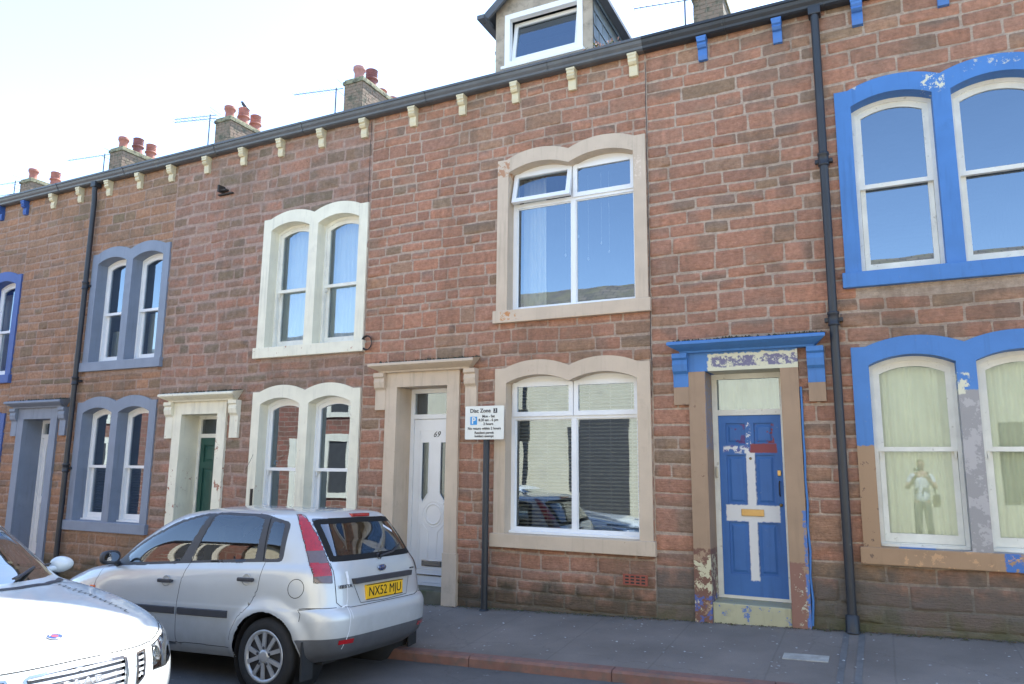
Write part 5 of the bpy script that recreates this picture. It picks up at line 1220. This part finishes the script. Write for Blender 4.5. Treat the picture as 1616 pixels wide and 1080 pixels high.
for sd in (1, -1):
    for lb, gl_, nm in (('door_f', 'gl_f', 1), ('door_r', 'gl_r', 0)):
        d = car.part(lb, 'door', 'silver_paint', side=sd)
        car.part(gl_, 'door_window', 'car_glass', d, side=sd)
        hx, hz = (1.99, .878) if nm else (.965, .925)
        p, n = S.locate('side', hx, hz); y0 = p.y
        mb = MB(); mb.lathe([(.052, .002), (.054, .006), (.045, .004), (.0, -.012)], (hx, y0, hz), 20, 'y'); mb.v = [(x, y*sd, z) for x, y, z in mb.v]; mb.build('handle_recess', MATS['silver_paint'], d)
        mb = MB(); mb.box(hx-.10, hx+.085, y0+.016, y0+.040, hz-.017, hz+.017, bv=.010); mb.box(hx-.09, hx-.07, y0-.01, y0+.02, hz-.01, hz+.01); mb.box(hx+.055, hx+.075, y0-.01, y0+.02, hz-.01, hz+.01); mb.v = [(x, y*sd, z) for x, y, z in mb.v]; mb.build('handle', MATS['car_trim'], d)
        a, b = (1.835, 3.0) if nm else (1.16, 1.79)
        V, F = ribbon(S, 'side', [(a, .615), (b, .615)], .052, .014); Vb, Fb = ribbon(S, 'side', [(a, .615), (b, .615)], .066, .001)
        nV = len(V); mb = MB(); F2 = F+[tuple(i+nV for i in f) for f in Fb]
        for i in range(nV//2-1): F2 += [(2*i, 2*i+nV, 2*i+2+nV, 2*i+2), (2*i+1, 2*i+3, 2*i+3+nV, 2*i+1+nV)]
        F2 += [(0, 1, 1+nV, nV), (nV-2, 2*nV-2, 2*nV-1, nV-1)]
        V = V+Vb; V = V if sd > 0 else mir(V); car.put(V, F2, 'rubbing_strip', 'car_trim', d, smooth=False)
    car.part('gl_q', 'quarter_window', 'car_glass', side=sd)
    car.part('trim', 'window_trim', 'car_trim', side=sd)
    # tail lamp, cut in three coloured bands
    V, F = S.mesh('tail', sd); V = [(x-.006, y+.004*sd, z) for x, y, z in V]
    mb = MB()
    for f in F:
        z = sum(V[i][2] for i in f)/len(f); mb.f.append(f); mb.m.append(1 if (z < .965 or 1.075 < z < 1.175) else 0); mb.sm.append(True)
    mb.v = V; tl = mb.build('tail_lamp', [MATS['lamp_red'], MATS['lamp_smoke']], silver)
    V, F = ribbon(S, 'rear', tail, .006, .004, True); car.put(V if sd > 0 else mir(V), F, 'lamp_gasket', 'car_gap', tl)
    for gp in ([(1.815, .33), (1.815, .70), (1.79, .90), (1.735, 1.045), (1.62, 1.485)], [(.80, 1.075), (.82, .85), (.90, .70), (1.03, .60), (1.10, .48), (1.12, .40)], [(3.02, .34), (3.06, .55), (3.03, .80), (2.98, .97)], [(.335, .60), (.33, .66), (.36, .69), (.2, .705)], [(1.12, .335), (2.98, .335)], [(.83, 1.085), (.90, 1.49)]):
        V, F = ribbon(S, 'side', gp, .0055 if gp[0][0] != .83 else .012, .0008); car.put(V if sd > 0 else mir(V), F, 'panel_gap', 'car_gap')
    V, F = ribbon(S, 'side', circ(WX[0], WZ, AR+.003, 40)[39:]+circ(WX[0], WZ, AR+.003, 40)[:21], .012, .002); car.put(V if sd > 0 else mir(V), F, 'arch_lip', 'silver_paint')
    # wheels, liners, mud flap
    for wx in WX:
        make_wheel(.315, .19, .215, silver, (wx, sd*.765, WZ), sd, spokes=10)
        mb = MB(); mb.lathe([(AR-.004, sd*.835), (AR+.0, sd*.5), (.05, sd*.5)], (wx, 0, WZ), 40, 'y'); mb.build('wheel_arch_liner', MATS['car_rubber'], silver)
    mb = MB(); mb.box(.28, .30, sd*.80-.10, sd*.80+.05, .12, .44, bv=.008); mb.build('mud_flap', MATS['car_rubber'], silver)
    # mirror
    mb = MB(); bm = bmesh.new(); bmesh.ops.create_icosphere(bm, subdivisions=3, radius=1)
    for v in bm.verts:
        x, y, z = v.co; x = max(x, -.35); v.co = (2.74+x*.08, sd*(.915+(abs(y)**.7)*(1 if y > 0 else -1)*.10), 1.075+(abs(z)**.7)*(1 if z > 0 else -1)*.068)
    mb.bm(bm, 0, True); mb.tube([(2.79, sd*.78, 1.00), (2.76, sd*.86, 1.04)], .03, 8); mr = mb.build('door_mirror', MATS['car_trim'], silver)
    mb = MB(); mb.lathe([(1, 0), (0, 0)], (0, 0, 0), 24, 'x'); mb.v = [(2.708, sd*(.92)+y*.08, 1.075+z*.052) for x, y, z in mb.v]; mb.build('mirror_glass', MATS['mirror_glass'], mr)
    p, n = S.locate('side', 3.06, .775); mb = MB(); mb.box(3.015, 3.095, p.y-.01, p.y+.012, .75, .795, bv=.01); mb.v = [(x, y*sd, z) for x, y, z in mb.v]; mb.build('side_indicator', MATS['lamp_orange'], silver)
    # reflector in the lower bumper
    V, F = ribbon(S, 'rear', [(.50, .418), (.66, .420)], .040, .005); car.put(V if sd > 0 else mir(V), F, 'bumper_reflector', 'lamp_red')
V, F = ribbon(S, 'side', circ(.40, .865, .078, 30), .0055, .001, True); car.put(V, F, 'fuel_flap_gap', 'car_gap')
car.part('rear_glass', 'rear_window', 'rear_glass'); car.part('screen', 'windscreen', 'car_glass'); pl_ = car.part('plastic', 'bumper_trim', 'bumper_plastic')
rg_in = roundpoly([(-.2, 1.10), (.575, 1.11), (.54, 1.40), (-.2, 1.41)], .06)
for sd in (1, -1):      # printed black border of the rear screen and hatch joint
    V, F = ribbon(S, 'rear', [(.0, 1.100), (.598, 1.100), (.588, 1.25), (.573, 1.42), (.0, 1.430)], .055, .002); car.put(V if sd > 0 else mir(V), F, 'screen_border', 'car_gap')
    V, F = ribbon(S, 'rear', [(.632, 1.07), (.640, .90), (.640, .74), (.60, .705), (.50, .69), (.0, .69)], .0065, .001); car.put(V if sd > 0 else mir(V), F, 'panel_gap', 'car_gap')
    V, F = ribbon(S, 'rear', [(.645, .70), (.9, .705), (.98, .700)], .0055, .001); car.put(V if sd > 0 else mir(V), F, 'panel_gap', 'car_gap')
def rx(y, z): p, n = S.locate('rear', abs(y), z); return p.x
# number plate, its lamp bar, badge, wiper, third brake lamp
mb = MB(); mb.box(rx(0, .79)-.020, rx(0, .79)+.02, -.285, .285, .725, .855, bv=.004); npl = mb.build('number_plate', MATS['plate_yellow'], silver)
text('plate_lettering', 'NX52 MJU', .117, MATS['car_gap'], npl, (rx(0, .79)-.0212, -.0, .788), rot=(R(90), 0, R(-90)), xs=.98)
mb = MB()
for z0_, z1_, a, b in ((.725, .731, -.285, .285), (.849, .855, -.285, .285)): mb.box(rx(0, .79)-.0215, rx(0, .79)-.018, a, b, z0_, z1_)
mb.build('plate_border', MATS['car_gap'], npl)
bx = rx(0, .90)
mb = MB(); mb.extr([(0, 0)]*0 or [(-.44, .878), (.44, .878), (.45, .925), (-.45, .925)], bx-.035, bx+.03); mb.build('plate_lamp_bar', MATS['car_trim'], silver)
for sd in (1, -1):
    V, F = ribbon(S, 'rear', [(.43, .87), (.36, .71), (.0, .70)], .007, .0018); car.put(V if sd > 0 else mir(V), F, 'plate_recess_edge', 'bumper_plastic')
bx = rx(0, .985)
mb = MB(); mb.lathe([(0, -.012), (.9, -.010), (1.0, 0)], (0, 0, 0), 30, 'x'); mb.v = [(bx-.004+x, y*.062, .985+z*.027) for x, y, z in mb.v]; mb.f = [f for f in mb.f]; bd = mb.build('badge', mat('badge_blue', (.02, .045, .16), .2, 0, coat=1.), silver)
mb = MB(); mb.tube([(bx-.010, .062*math.cos(i*.2618), .985+.027*math.sin(i*.2618)) for i in range(25)], .004, 6); mb.build('badge_rim', MATS['chrome'], bd)
text('badge_lettering', 'Ford', .040, MATS['chrome'], bd, (bx-.018, 0, .985), rot=(R(90), 0, R(-90)), shear=.4)
text('model_lettering', 'FIESTA', .040, MATS['bumper_plastic'], silver, (rx(.53, .86)-.004, .53, .865), rot=(R(90), 0, R(-97)), ext=.003, xs=1.3, bold=.001)
text('trim_lettering', 'FINESSE', .022, MATS['bumper_plastic'], silver, (rx(.52, .93)-.004, -.52, .94), rot=(R(90), 0, R(-83)), ext=.002, xs=1.2)
mb = MB(); p, n = S.locate('rear', .02, 1.10); q_, n2 = S.locate('rear', .40, 1.17); o_ = n*.02
mb.lathe([(.03, -.02), (.026, .02), (0, .025)], (p.x-.01, 0, 1.09), 12, 'x'); mb.tube([(p.x-.03, .0, 1.09), (p.x-.035, -.2, 1.12), (q_.x-.02, -.40, 1.17)], .009, 6)
mb.build('rear_wiper', MATS['car_trim'], silver)
mb = MB(); p, n = S.locate('rear', .0, 1.475); mb.box(p.x-.025, p.x+.10, -.14, .14, 1.455, 1.49, bv=.01); mb.build('brake_lamp', MATS['lamp_red'], silver)
# the long white splash running down the hatch
mb = MB(); rg = random.Random(8)
V, F = ribbon(S, 'rear', [(.505, .985), (.500, .92), (.515, .84), (.52, .76), (.55, .68), (.555, .60), (.565, .50), (.60, .40), (.605, .36)], .007, .004); mb.add(V, F)
V, F = ribbon(S, 'rear', [(.505, .99), (.50, .95), (.498, .87)], .028, .005); mb.add(V, F); V, F = ribbon(S, 'rear', [(.53, .71), (.60, .695)], .012, .006); mb.add(V, F); V, F = ribbon(S, 'rear', [(.53, .68), (.525, .60)], .005, .005); mb.add(V, F)
mb.build('white_splash', MATS['white_splash'], silver)
mb = MB(); V, F = ribbon(S, 'rear', [(-.0+.30, 1.36), (.36, 1.33), (.42, 1.30)], .03, .003); mb.add(mir(V), F); mb.build('screen_sticker', MATS['white_splash'], silver)
# underbody and interior
mb = MB(); mb.box(.25, 3.9, -.62, .62, .22, .27); mb.build('underbody', MATS['car_rubber'], silver)
mb = MB(); mb.box(.2, 3.1, -.76, .76, .38, .42); mb.box(.2, .75, -.66, .66, .92, .95); mb.box(2.75, 3.15, -.70, .70, .80, .98, bv=.04); mb.build('cabin', MATS['seat_cloth'], silver)
def seat(x, y, w_, par, back=.62):
    mb = MB(); mb.box(x, x+.50, y-w_/2, y+w_/2, .50, .66, bv=.06); st = mb.build('seat', MATS['seat_cloth'], par)
    mb = MB(); mb.box(x-.14, x, y-w_/2, y+w_/2, .60, .60+back, bv=.06); mb.v = [(a-(c_-.6)*.25, b_, c_) for a, b_, c_ in mb.v]; mb.build('backrest', MATS['seat_cloth'], st)
    for yy in ([y] if w_ < .7 else [y-.35, y+.35]):
        mb = MB(); mb.box(x-.30, x-.20, yy-.13, yy+.13, 1.20, 1.37, bv=.045); mb.tube([(x-.23, yy-.05, 1.1), (x-.25, yy-.05, 1.25)], .008, 6); mb.tube([(x-.23, yy+.05, 1.1), (x-.25, yy+.05, 1.25)], .008, 6); mb.build('head_restraint', MATS['seat_cloth'], st)
seat(1.95, .36, .50, silver); seat(1.95, -.36, .50, silver); seat(1.02, 0, 1.25, silver, .52)
mb = MB(); mb.tube([(2.60+.06*math.sin(i*.5236), -.36+.17*math.cos(i*.5236), .99+.16*math.sin(i*.5236)) for i in range(13)], .016, 6); mb.build('steering_wheel', MATS['car_trim'], silver)
# front end (out of sight of the camera, still there): lamps
for sd in (1, -1):
    V, F = ribbon(S, 'front', [(.42, .70), (.80, .74)], .13, .006); car.put(V if sd > 0 else mir(V), F, 'headlamp', 'lamp_reflector')

# ---------------------------------------------------------------- white saloon
T = [
    [.21, .20, .12, 4.48, .80, .7, 4, 1.0, 2.6],
    [.30, .28, .03, 4.56, .86, .7, 4, 1.0, 2.6],
    [.45, .42, .00, 4.62, .878, .7, 4, 1.0, 2.6],
    [.60, .52, .01, 4.61, .882, .7, 4, 1.0, 2.6],
    [.72, .60, .03, 4.59, .880, .7, 4, 1.0, 2.6],
    [.82, .675, .05, 4.55, .876, .7, 4, 1.0, 2.6],
    [.88, .73, .07, 4.46, .868, .7, 4, 1.0, 2.6],
    [.93, .79, .12, 4.25, .856, .7, 4, .95, 2.7],
    [.96, .87, .3, 3.80, .838, .7, 4, .9, 2.9],
    [.985, .945, .6, 3.25, .805, .7, 4, .85, 3.2],
    [1.10, 1.08, .85, 2.98, .755, .7, 4, .8, 3.4],
    [1.28, 1.28, 1.15, 2.59, .675, .7, 4, .75, 3.4],
    [1.38, 1.39, 1.35, 2.31, .605, .7, 3.5, .7, 3.2],
    [1.42, 1.43, 1.55, 2.16, .48, .5, 3, .6, 3],
    [1.44, 1.45, 1.75, 2.06, .25, .3, 2.5, .3, 2.5],
    [1.445, 1.455, 1.88, 2.0, .0, .1, 2, .1, 2]]
WX2 = (.93, 3.66); WZ2 = .32; AR2 = .365
S = Shell(T, ns=270, arches=[(WX2[0], WZ2, AR2, .10, .018), (WX2[1], WZ2, AR2, .10, .018)])
head = [(.46, .545), (.475, .668), (.72, .705), (.98, .765), (1.06, .74), (1.02, .67), (.80, .575), (.62, .535)]
grc = roundpoly([(-.2, .50), (.235, .50), (.26, .650), (-.2, .660)], .01); grs = roundpoly([(.32, .50), (.375, .53), (.405, .658), (.345, .652)], .01)
low = roundpoly([(-.2, .27), (.42, .27), (.50, .38), (-.2, .40)], .02)
dlo2 = roundpoly([(1.25, 1.0), (1.55, 1.33), (2.0, 1.385), (2.35, 1.355), (2.77, 1.15), (3.16, .975), (2.3, .985)], .04); sg1 = roundpoly([(1.42, 1.02), (1.62, 1.30), (2.0, 1.355), (2.15, 1.35), (2.15, 1.01)], .02); sg2 = roundpoly([(2.22, 1.01), (2.22, 1.35), (2.35, 1.325), (2.71, 1.14), (3.0, 1.0)], .02)
scr2 = roundpoly([(-.3, .965), (.715, .975), (.64, 1.15), (.545, 1.365), (-.3, 1.375)], .03)
S.label([('door_f', 'side', [(2.18, .32), (3.20, .32), (3.20, .7), (3.16, .965), (2.18, .99)]), ('door_r', 'side', [(1.3, .50), (1.4, .32), (2.18, .32), (2.18, .99), (1.2, 1.0), (1.2, .7)]), ('trim', 'side', dlo2), ('gl_r', 'side', sg1), ('gl_f', 'side', sg2), ('screen', 'screen', scr2),
         ('head', 'front', head), ('grille', 'front', grc), ('grille_s', 'front', grs), ('low', 'front', low), ('hole', 'side', circ(WX2[0], WZ2, AR2)), ('hole', 'side', circ(WX2[1], WZ2, AR2))])
WXc, WYc = -3.86-4.62, 2.80
white = thing('parked_car', (WXc, WYc, -.20), 'white saloon in full sun at the lower left, its bonnet, headlamp and grille facing right', 'car')
YW = R(-5); fx = Vector((math.cos(YW), math.sin(YW), .035)).normalized(); ly = Vector((-math.sin(YW), math.cos(YW), 0)); uz = fx.cross(ly)
pv = Vector((-8.48+3.47+.15, 2.80+.8, 0)); WXc, WYc = pv.x-fx.x*3.47-ly.x*.8, pv.y-fx.y*3.47-ly.y*.8
white.matrix_world = Matrix(((fx.x, ly.x, uz.x, WXc), (fx.y, ly.y, uz.y, WYc), (fx.z, ly.z, uz.z, rz(WXc)+.085), (0, 0, 0, 1)))
car = Car(S, white, 1)
car.part('body', 'body', 'white_paint'); car.part('screen', 'windscreen', 'screen_glass')
for sd in (1, -1):
    for lb, gl_ in (('door_f', 'gl_f'), ('door_r', 'gl_r')):
        d = car.part(lb, 'door', 'white_paint', side=sd); car.part(gl_, 'door_window', 'car_glass', d, side=sd)
    car.part('trim', 'window_trim', 'car_trim', side=sd)
    # headlamp: reflector bowl behind clear glass
    V, F = S.mesh('head', sd); hl = car.put(V, F, 'headlamp', 'lamp_glass')
    V2 = [(x-.05, y-.03*sd, z) for x, y, z in V]; car.put(V2, F, 'lamp_reflector', 'lamp_reflector', hl)
    for sf, zz, r_ in ((.60, .61, .045), (.80, .665, .05)):
        p, n = S.locate('front', sf, zz); mb = MB(); mb.lathe([(r_, .0), (r_*1.08, .012), (r_*.9, .015), (r_*.6, -.008), (0, -.0)], (0, 0, 0), 24, 'x')
        q = n.to_track_quat('X', 'Z').to_matrix(); c0 = p-n*.05
        mb.v = [tuple(q @ Vector(v)+c0) for v in mb.v]; mb.v = [(x, y*sd, z) for x, y, z in mb.v]; mb.build('lamp_projector', MATS['chrome'], hl)
    V, F = ribbon(S, 'front', head, .007, .001, True); car.put(V if sd > 0 else mir(V), F, 'lamp_gasket', 'car_gap', hl)
    # grilles
    V, F = S.mesh('grille_s', sd); V = [(x-.03, y, z) for x, y, z in V]; gs = car.put(V, F, 'side_grille', 'grille_grey')
    mb = MB()
    for k in range(5):
        z = .54+k*.029; a, b = .328+k*.004, .382+k*.006; V, F = ribbon(S, 'front', [(a, z), (b, z)], .015, .001, step=.015); mb.add(V if sd > 0 else mir(V), F)
    mb.build('grille_slats', MATS['lamp_reflector'], gs)
    V, F = ribbon(S, 'front', grs, .012, .004, True); car.put(V if sd > 0 else mir(V), F, 'grille_surround', 'chrome', gs)
    for gp, kd in (([(.0, .684), (.25, .682), (.38, .682), (.48, .687), (.72, .725), (.98, .785), (1.12, .83)], 'front'), ([(3.16, .965), (3.20, .7), (3.20, .34)], 'side'), ([(2.18, .34), (2.18, .98)], 'side'), ([(3.24, .965), (3.45, .94), (3.85, .885), (4.1, .835)], 'side')):
        V, F = ribbon(S, kd, gp, .006, .0032, step=.012); car.put(V if sd > 0 else mir(V), F, 'panel_gap', 'car_gap')
    for wx in WX2:
        make_wheel(.32, .21, .225, white, (wx, sd*.775, WZ2), sd, spokes=10)
        mb = MB(); mb.lathe([(AR2-.004, sd*.85), (AR2, sd*.5), (.05, sd*.5)], (wx, 0, WZ2), 40, 'y'); mb.build('wheel_arch_liner', MATS['car_rubber'], white)
    mb = MB(); bm = bmesh.new(); bmesh.ops.create_icosphere(bm, subdivisions=3, radius=1)
    for v in bm.verts:
        x, y, z = v.co; x = max(x, -.4); v.co = (2.63+x*.075, sd*(.905+y*.085), 1.01+z*.060*(1-.15*y))
    mb.bm(bm, 0, True); mb.tube([(2.68, sd*.74, .98), (2.65, sd*.87, .99)], .022, 8); mr = mb.build('door_mirror', MATS['white_paint'], white)
    mb = MB(); mb.lathe([(1, 0), (0, 0)], (0, 0, 0), 24, 'x'); mb.v = [(2.599, sd*.905+y*.068, 1.01+z*.048) for x, y, z in mb.v]; mb.build('mirror_glass', MATS['mirror_glass'], mr)
V, F = S.mesh('grille'); V = [(x-.03, y, z) for x, y, z in V]; gc = car.put(V, F, 'grille', 'grille_grey')
for k in range(5):
    z = .522+k*.031; V, F = ribbon(S, 'front', [(0, z), (.236+k*.004, z)], .016, .001); mb = MB(); mb.add(V, F); mb.add(mir(V), F); mb.build('grille_bar', MATS['lamp_reflector'], gc)
V, F = ribbon(S, 'front', grc[len(grc)//4-1:3*len(grc)//4+1], .014, .004); V1, F1 = ribbon(S, 'front', [(0, .500), (.23, .500), (.25, .52), (.265, .642), (.245, .654), (0, .662)], .014, .004)
mb = MB(); mb.add(V1, F1); mb.add(mir(V1), F1); mb.build('grille_surround', MATS['chrome'], gc)
V, F = S.mesh('low'); V = [(x-.03, y, z) for x, y, z in V]; car.put(V, F, 'air_intake', 'car_rubber')
text('grille_lettering', 'SAAB', .05, MATS['lamp_reflector'], gc, (4.612, 0, .585), rot=(R(90), 0, R(90)), ext=.004, xs=1.8)
# round bonnet badge lying on the bonnet slope
p, n = S.locate('top', .0, 4.30); mb = MB(); mb.lathe([(0, .008), (.032, .007), (.036, 0)], (0, 0, 0), 28, 'z'); q = n.to_track_quat('Z', 'X').to_matrix()
mb.v = [tuple(q @ Vector(v)+p) for v in mb.v]; bd = mb.build('badge', mat('badge_dark', (.03, .07, .25), .25, 0, coat=1.), white)
mb = MB(); mb.lathe([(0, .0095), (.018, .009)], (0, 0, 0), 20, 'z'); mb.v = [tuple(q @ Vector(v)+p) for v in mb.v]; mb.build('badge_crest', mat('crest', (.25, .06, .10), .3, 0), bd)
mb = MB(); mb.tube([tuple(q @ Vector((.036*math.cos(i*.3142), .036*math.sin(i*.3142), .006))+p) for i in range(21)], .003, 5); mb.build('badge_rim', MATS['chrome'], bd)
# bonnet creases, scuttle and wipers
mb = MB()
for sd in (1, -1):
    pts = []
    for k in range(14):
        xx = 3.55+.062*k; yy = .62-.016*k; p, n = S.locate('top', yy, xx); pts.append(tuple(p-n*.0035))
    mb2 = MB(); mb2.tube([(a, b*sd, c_) for a, b, c_ in pts], .006, 6); pass
V, F = ribbon(S, 'top', [(0, 3.265), (.3, 3.26), (.5, 3.21), (.62, 3.13), (.69, 3.04)], .04, .005); mb.add(V, F); mb.add(mir(V), F); mb.build('scuttle', MATS['car_trim'], white)
for y0_, y1_ in ((.30, .72), (-.35, .22)):
    mb = MB(); a, n = S.locate('screen', abs(y0_), .97); b, n2 = S.locate('screen', abs(y1_), 1.02); a = Vector((a.x, y0_, a.z))+n*.03; b = Vector((b.x, y1_, b.z))+n2*.025
    mb.tube([a, (a+b)/2+n*.012, b], .008, 6); mb.tube([a+Vector((.04, 0, 0)), (a+b)/2+n*.025], .011, 6); mb.build('wiper', MATS['car_trim'], white)
mb = MB(); mb.box(.3, 4.3, -.65, .65, .2, .25); mb.build('underbody', MATS['car_rubber'], white)
mb = MB(); mb.box(.9, 3.4, -.74, .74, .38, .42); mb.box(2.72, 3.05, -.66, .66, .78, .915, bv=.04); mb.build('cabin', MATS['seat_cloth'], white)
seat(2.3, .36, .5, white); seat(2.3, -.36, .5, white); seat(1.45, 0, 1.2, white, .5)
mb = MB(); mb.box(4.59, 4.615, -.26, .26, .385, .49, bv=.004); npl = mb.build('number_plate', MATS['upvc'], white)
#==PERSON== the photographer, seen mirrored in the ground floor window on the right
def skin(name, verts, edges, radii, m, parent, root=0, sub=2):
    me = bpy.data.meshes.new(name); me.from_pydata(verts, edges, []); o = bpy.data.objects.new(name, me); C.objects.link(o)
    o.modifiers.new('skin', 'SKIN'); 
    for i, r_ in enumerate(radii): d = me.skin_vertices[0].data[i]; d.radius = (r_, r_) if not isinstance(r_, tuple) else r_; d.use_root = (i == root)
    s_ = o.modifiers.new('sub', 'SUBSURF'); s_.levels = sub; s_.render_levels = sub
    bpy.context.view_layer.update(); me2 = bpy.data.meshes.new_from_object(o.evaluated_get(bpy.context.evaluated_depsgraph_get())); me2.name = name
    o.modifiers.clear(); o.data = me2; me2.materials.clear(); me2.materials.append(MATS[m] if isinstance(m, str) else m); me2.polygons.foreach_set('use_smooth', [True]*len(me2.polygons)); o.parent = parent
    return o
mat('skin_tone', (.46, .27, .19), .6, .05); mat('shirt_white', (.62, .63, .66), .8, .05); mat('trousers_dark', (.06, .07, .085), .85, .15); mat('hair_dark', (.10, .055, .03), .6, .2); mat('camera_black', (.02, .02, .02), .4, 0); mat('bag_dark', (.07, .05, .035), .6, .2)
pxx, pyy = .06, -.42
pg = gz(pxx)-.04
pn = thing('person', (pxx, pyy, pg), 'person in white top and dark trousers taking a picture, mirrored in the lower right window', 'person')
# body: one continuous surface (z from the ground; facing +y)
Vb = [(0, 0, .95), (0, 0, 1.12), (0, .0, 1.30), (0, -.01, 1.42), (0, .0, 1.50), (0, .015, 1.57), (0, .03, 1.64), (0, .02, 1.70),
      (-.16, -.01, 1.39), (.16, -.01, 1.39), (-.25, .06, 1.17), (.25, .06, 1.17), (-.11, .25, 1.37), (.11, .25, 1.37), (-.06, .29, 1.42), (.06, .29, 1.42),
      (-.09, 0, .88), (.09, 0, .88), (-.10, .02, .50), (.10, .02, .50), (-.10, -.01, .09), (.10, -.01, .09), (-.11, .13, .04), (.11, .13, .04)]
Eb = [(0, 1), (1, 2), (2, 3), (3, 4), (4, 5), (5, 6), (6, 7), (3, 8), (3, 9), (8, 10), (9, 11), (10, 12), (11, 13), (12, 14), (13, 15), (0, 16), (0, 17), (16, 18), (17, 19), (18, 20), (19, 21), (20, 22), (21, 23)]
Rb = [(.15, .11), (.125, .09), (.145, .10), (.12, .08), .052, .075, .085, .06, .055, .055, .042, .042, .028, .028, .032, .032, .088, .088, .058, .058, .036, .036, .03, .03]
skin('body', Vb, Eb, Rb, 'skin_tone', pn)
skin('shirt', [(0, 0, .86), (0, 0, 1.10), (0, 0, 1.30), (0, -.01, 1.42), (0, -.005, 1.46), (-.16, -.01, 1.39), (.16, -.01, 1.39), (-.215, .03, 1.25), (.215, .03, 1.25)], [(0, 1), (1, 2), (2, 3), (3, 4), (3, 5), (3, 6), (5, 7), (6, 8)], [(.185, .145), (.155, .12), (.155, .115), (.13, .09), .07, .066, .066, .056, .056], 'shirt_white', pn)
skin('trousers', [(0, 0, 1.0), (0, 0, .93), (-.09, 0, .86), (.09, 0, .86), (-.10, .02, .50), (.10, .02, .50), (-.10, -.01, .12), (.10, -.01, .12)], [(0, 1), (1, 2), (1, 3), (2, 4), (3, 5), (4, 6), (5, 7)], [(.155, .115), (.16, .12), .098, .098, .068, .068, .055, .055], 'trousers_dark', pn)
for sx in (-1, 1):
    mb = MB(); mb.box(sx*.105-.045, sx*.105+.045, -.07, .20, -.0, .08, bv=.03); mb.build('shoe', MATS['camera_black'], pn)
    for k in range(4):
        z = 1.385+k*.022; x = sx*.065
        skin('finger', [(x, .30, z), (x+sx*.012, .345, z+.004), (x-sx*.016, .372-.004*k, z+.002)], [(0, 1), (1, 2)], [.010, .009, .007], 'skin_tone', pn, sub=1)
    skin('thumb', [(sx*.06, .29, 1.39), (sx*.045, .30, 1.372), (sx*.025, .315, 1.382)], [(0, 1), (1, 2)], [.012, .010, .008], 'skin_tone', pn, sub=1)
    mb = MB(); mb.lathe([(0, -.012), (.010, -.006), (.012, .004), (.0, .012)], (sx*.032, .112, 1.655), 10, 'y'); mb.build('eye', MATS['camera_black'], pn)
    mb = MB(); mb.lathe([(0, -.01), (.022, -.004), (.02, .008), (0, .01)], (sx*.082, .02, 1.64), 10, 'x'); mb.build('ear', MATS['skin_tone'], pn)
skin('nose', [(0, .10, 1.66), (0, .125, 1.625)], [(0, 1)], [.008, .013], 'skin_tone', pn, sub=1)
mb = MB(); mb.box(-.022, .022, .098, .108, 1.582, 1.592, bv=.003); mb.build('mouth', MATS['lamp_smoke'], pn)
skin('hair', [(0, -.03, 1.50), (0, -.035, 1.60), (0, -.01, 1.70), (0, .03, 1.735)], [(0, 1), (1, 2), (2, 3)], [.06, .088, .082, .055], 'hair_dark', pn)
ct = thing('camera', (0, -.055, 1.6-.0), 'small black camera held up in both hands by the photographer', 'camera')
mb = MB(); mb.box(-.055, .055, -.022, .012, -.033, .033, bv=.006); mb.build('camera_body', MATS['camera_black'], ct)
mb = MB(); mb.lathe([(.022, .0), (.024, .022), (.018, .024), (0, .018)], (0, .012, 0), 16, 'y'); mb.build('lens', MATS['chrome'], ct)
bg_ = thing('shoulder_bag', (pxx-.0, pyy, pg), 'dark shoulder bag hanging at the hip of the person in white', 'bag')
mb = MB(); mb.box(.19, .30, -.16, .14, .82, 1.06, bv=.04); mb.build('bag_body', MATS['bag_dark'], bg_)
mb = MB(); mb.tube([(.24, -.14, 1.04), (.20, -.11, 1.25), (.13, -.09, 1.44), (.11, .0, 1.475), (.13, .08, 1.43), (.22, .10, 1.2), (.25, .13, 1.04)], .012, 6); mb.build('strap', MATS['bag_dark'], bg_)
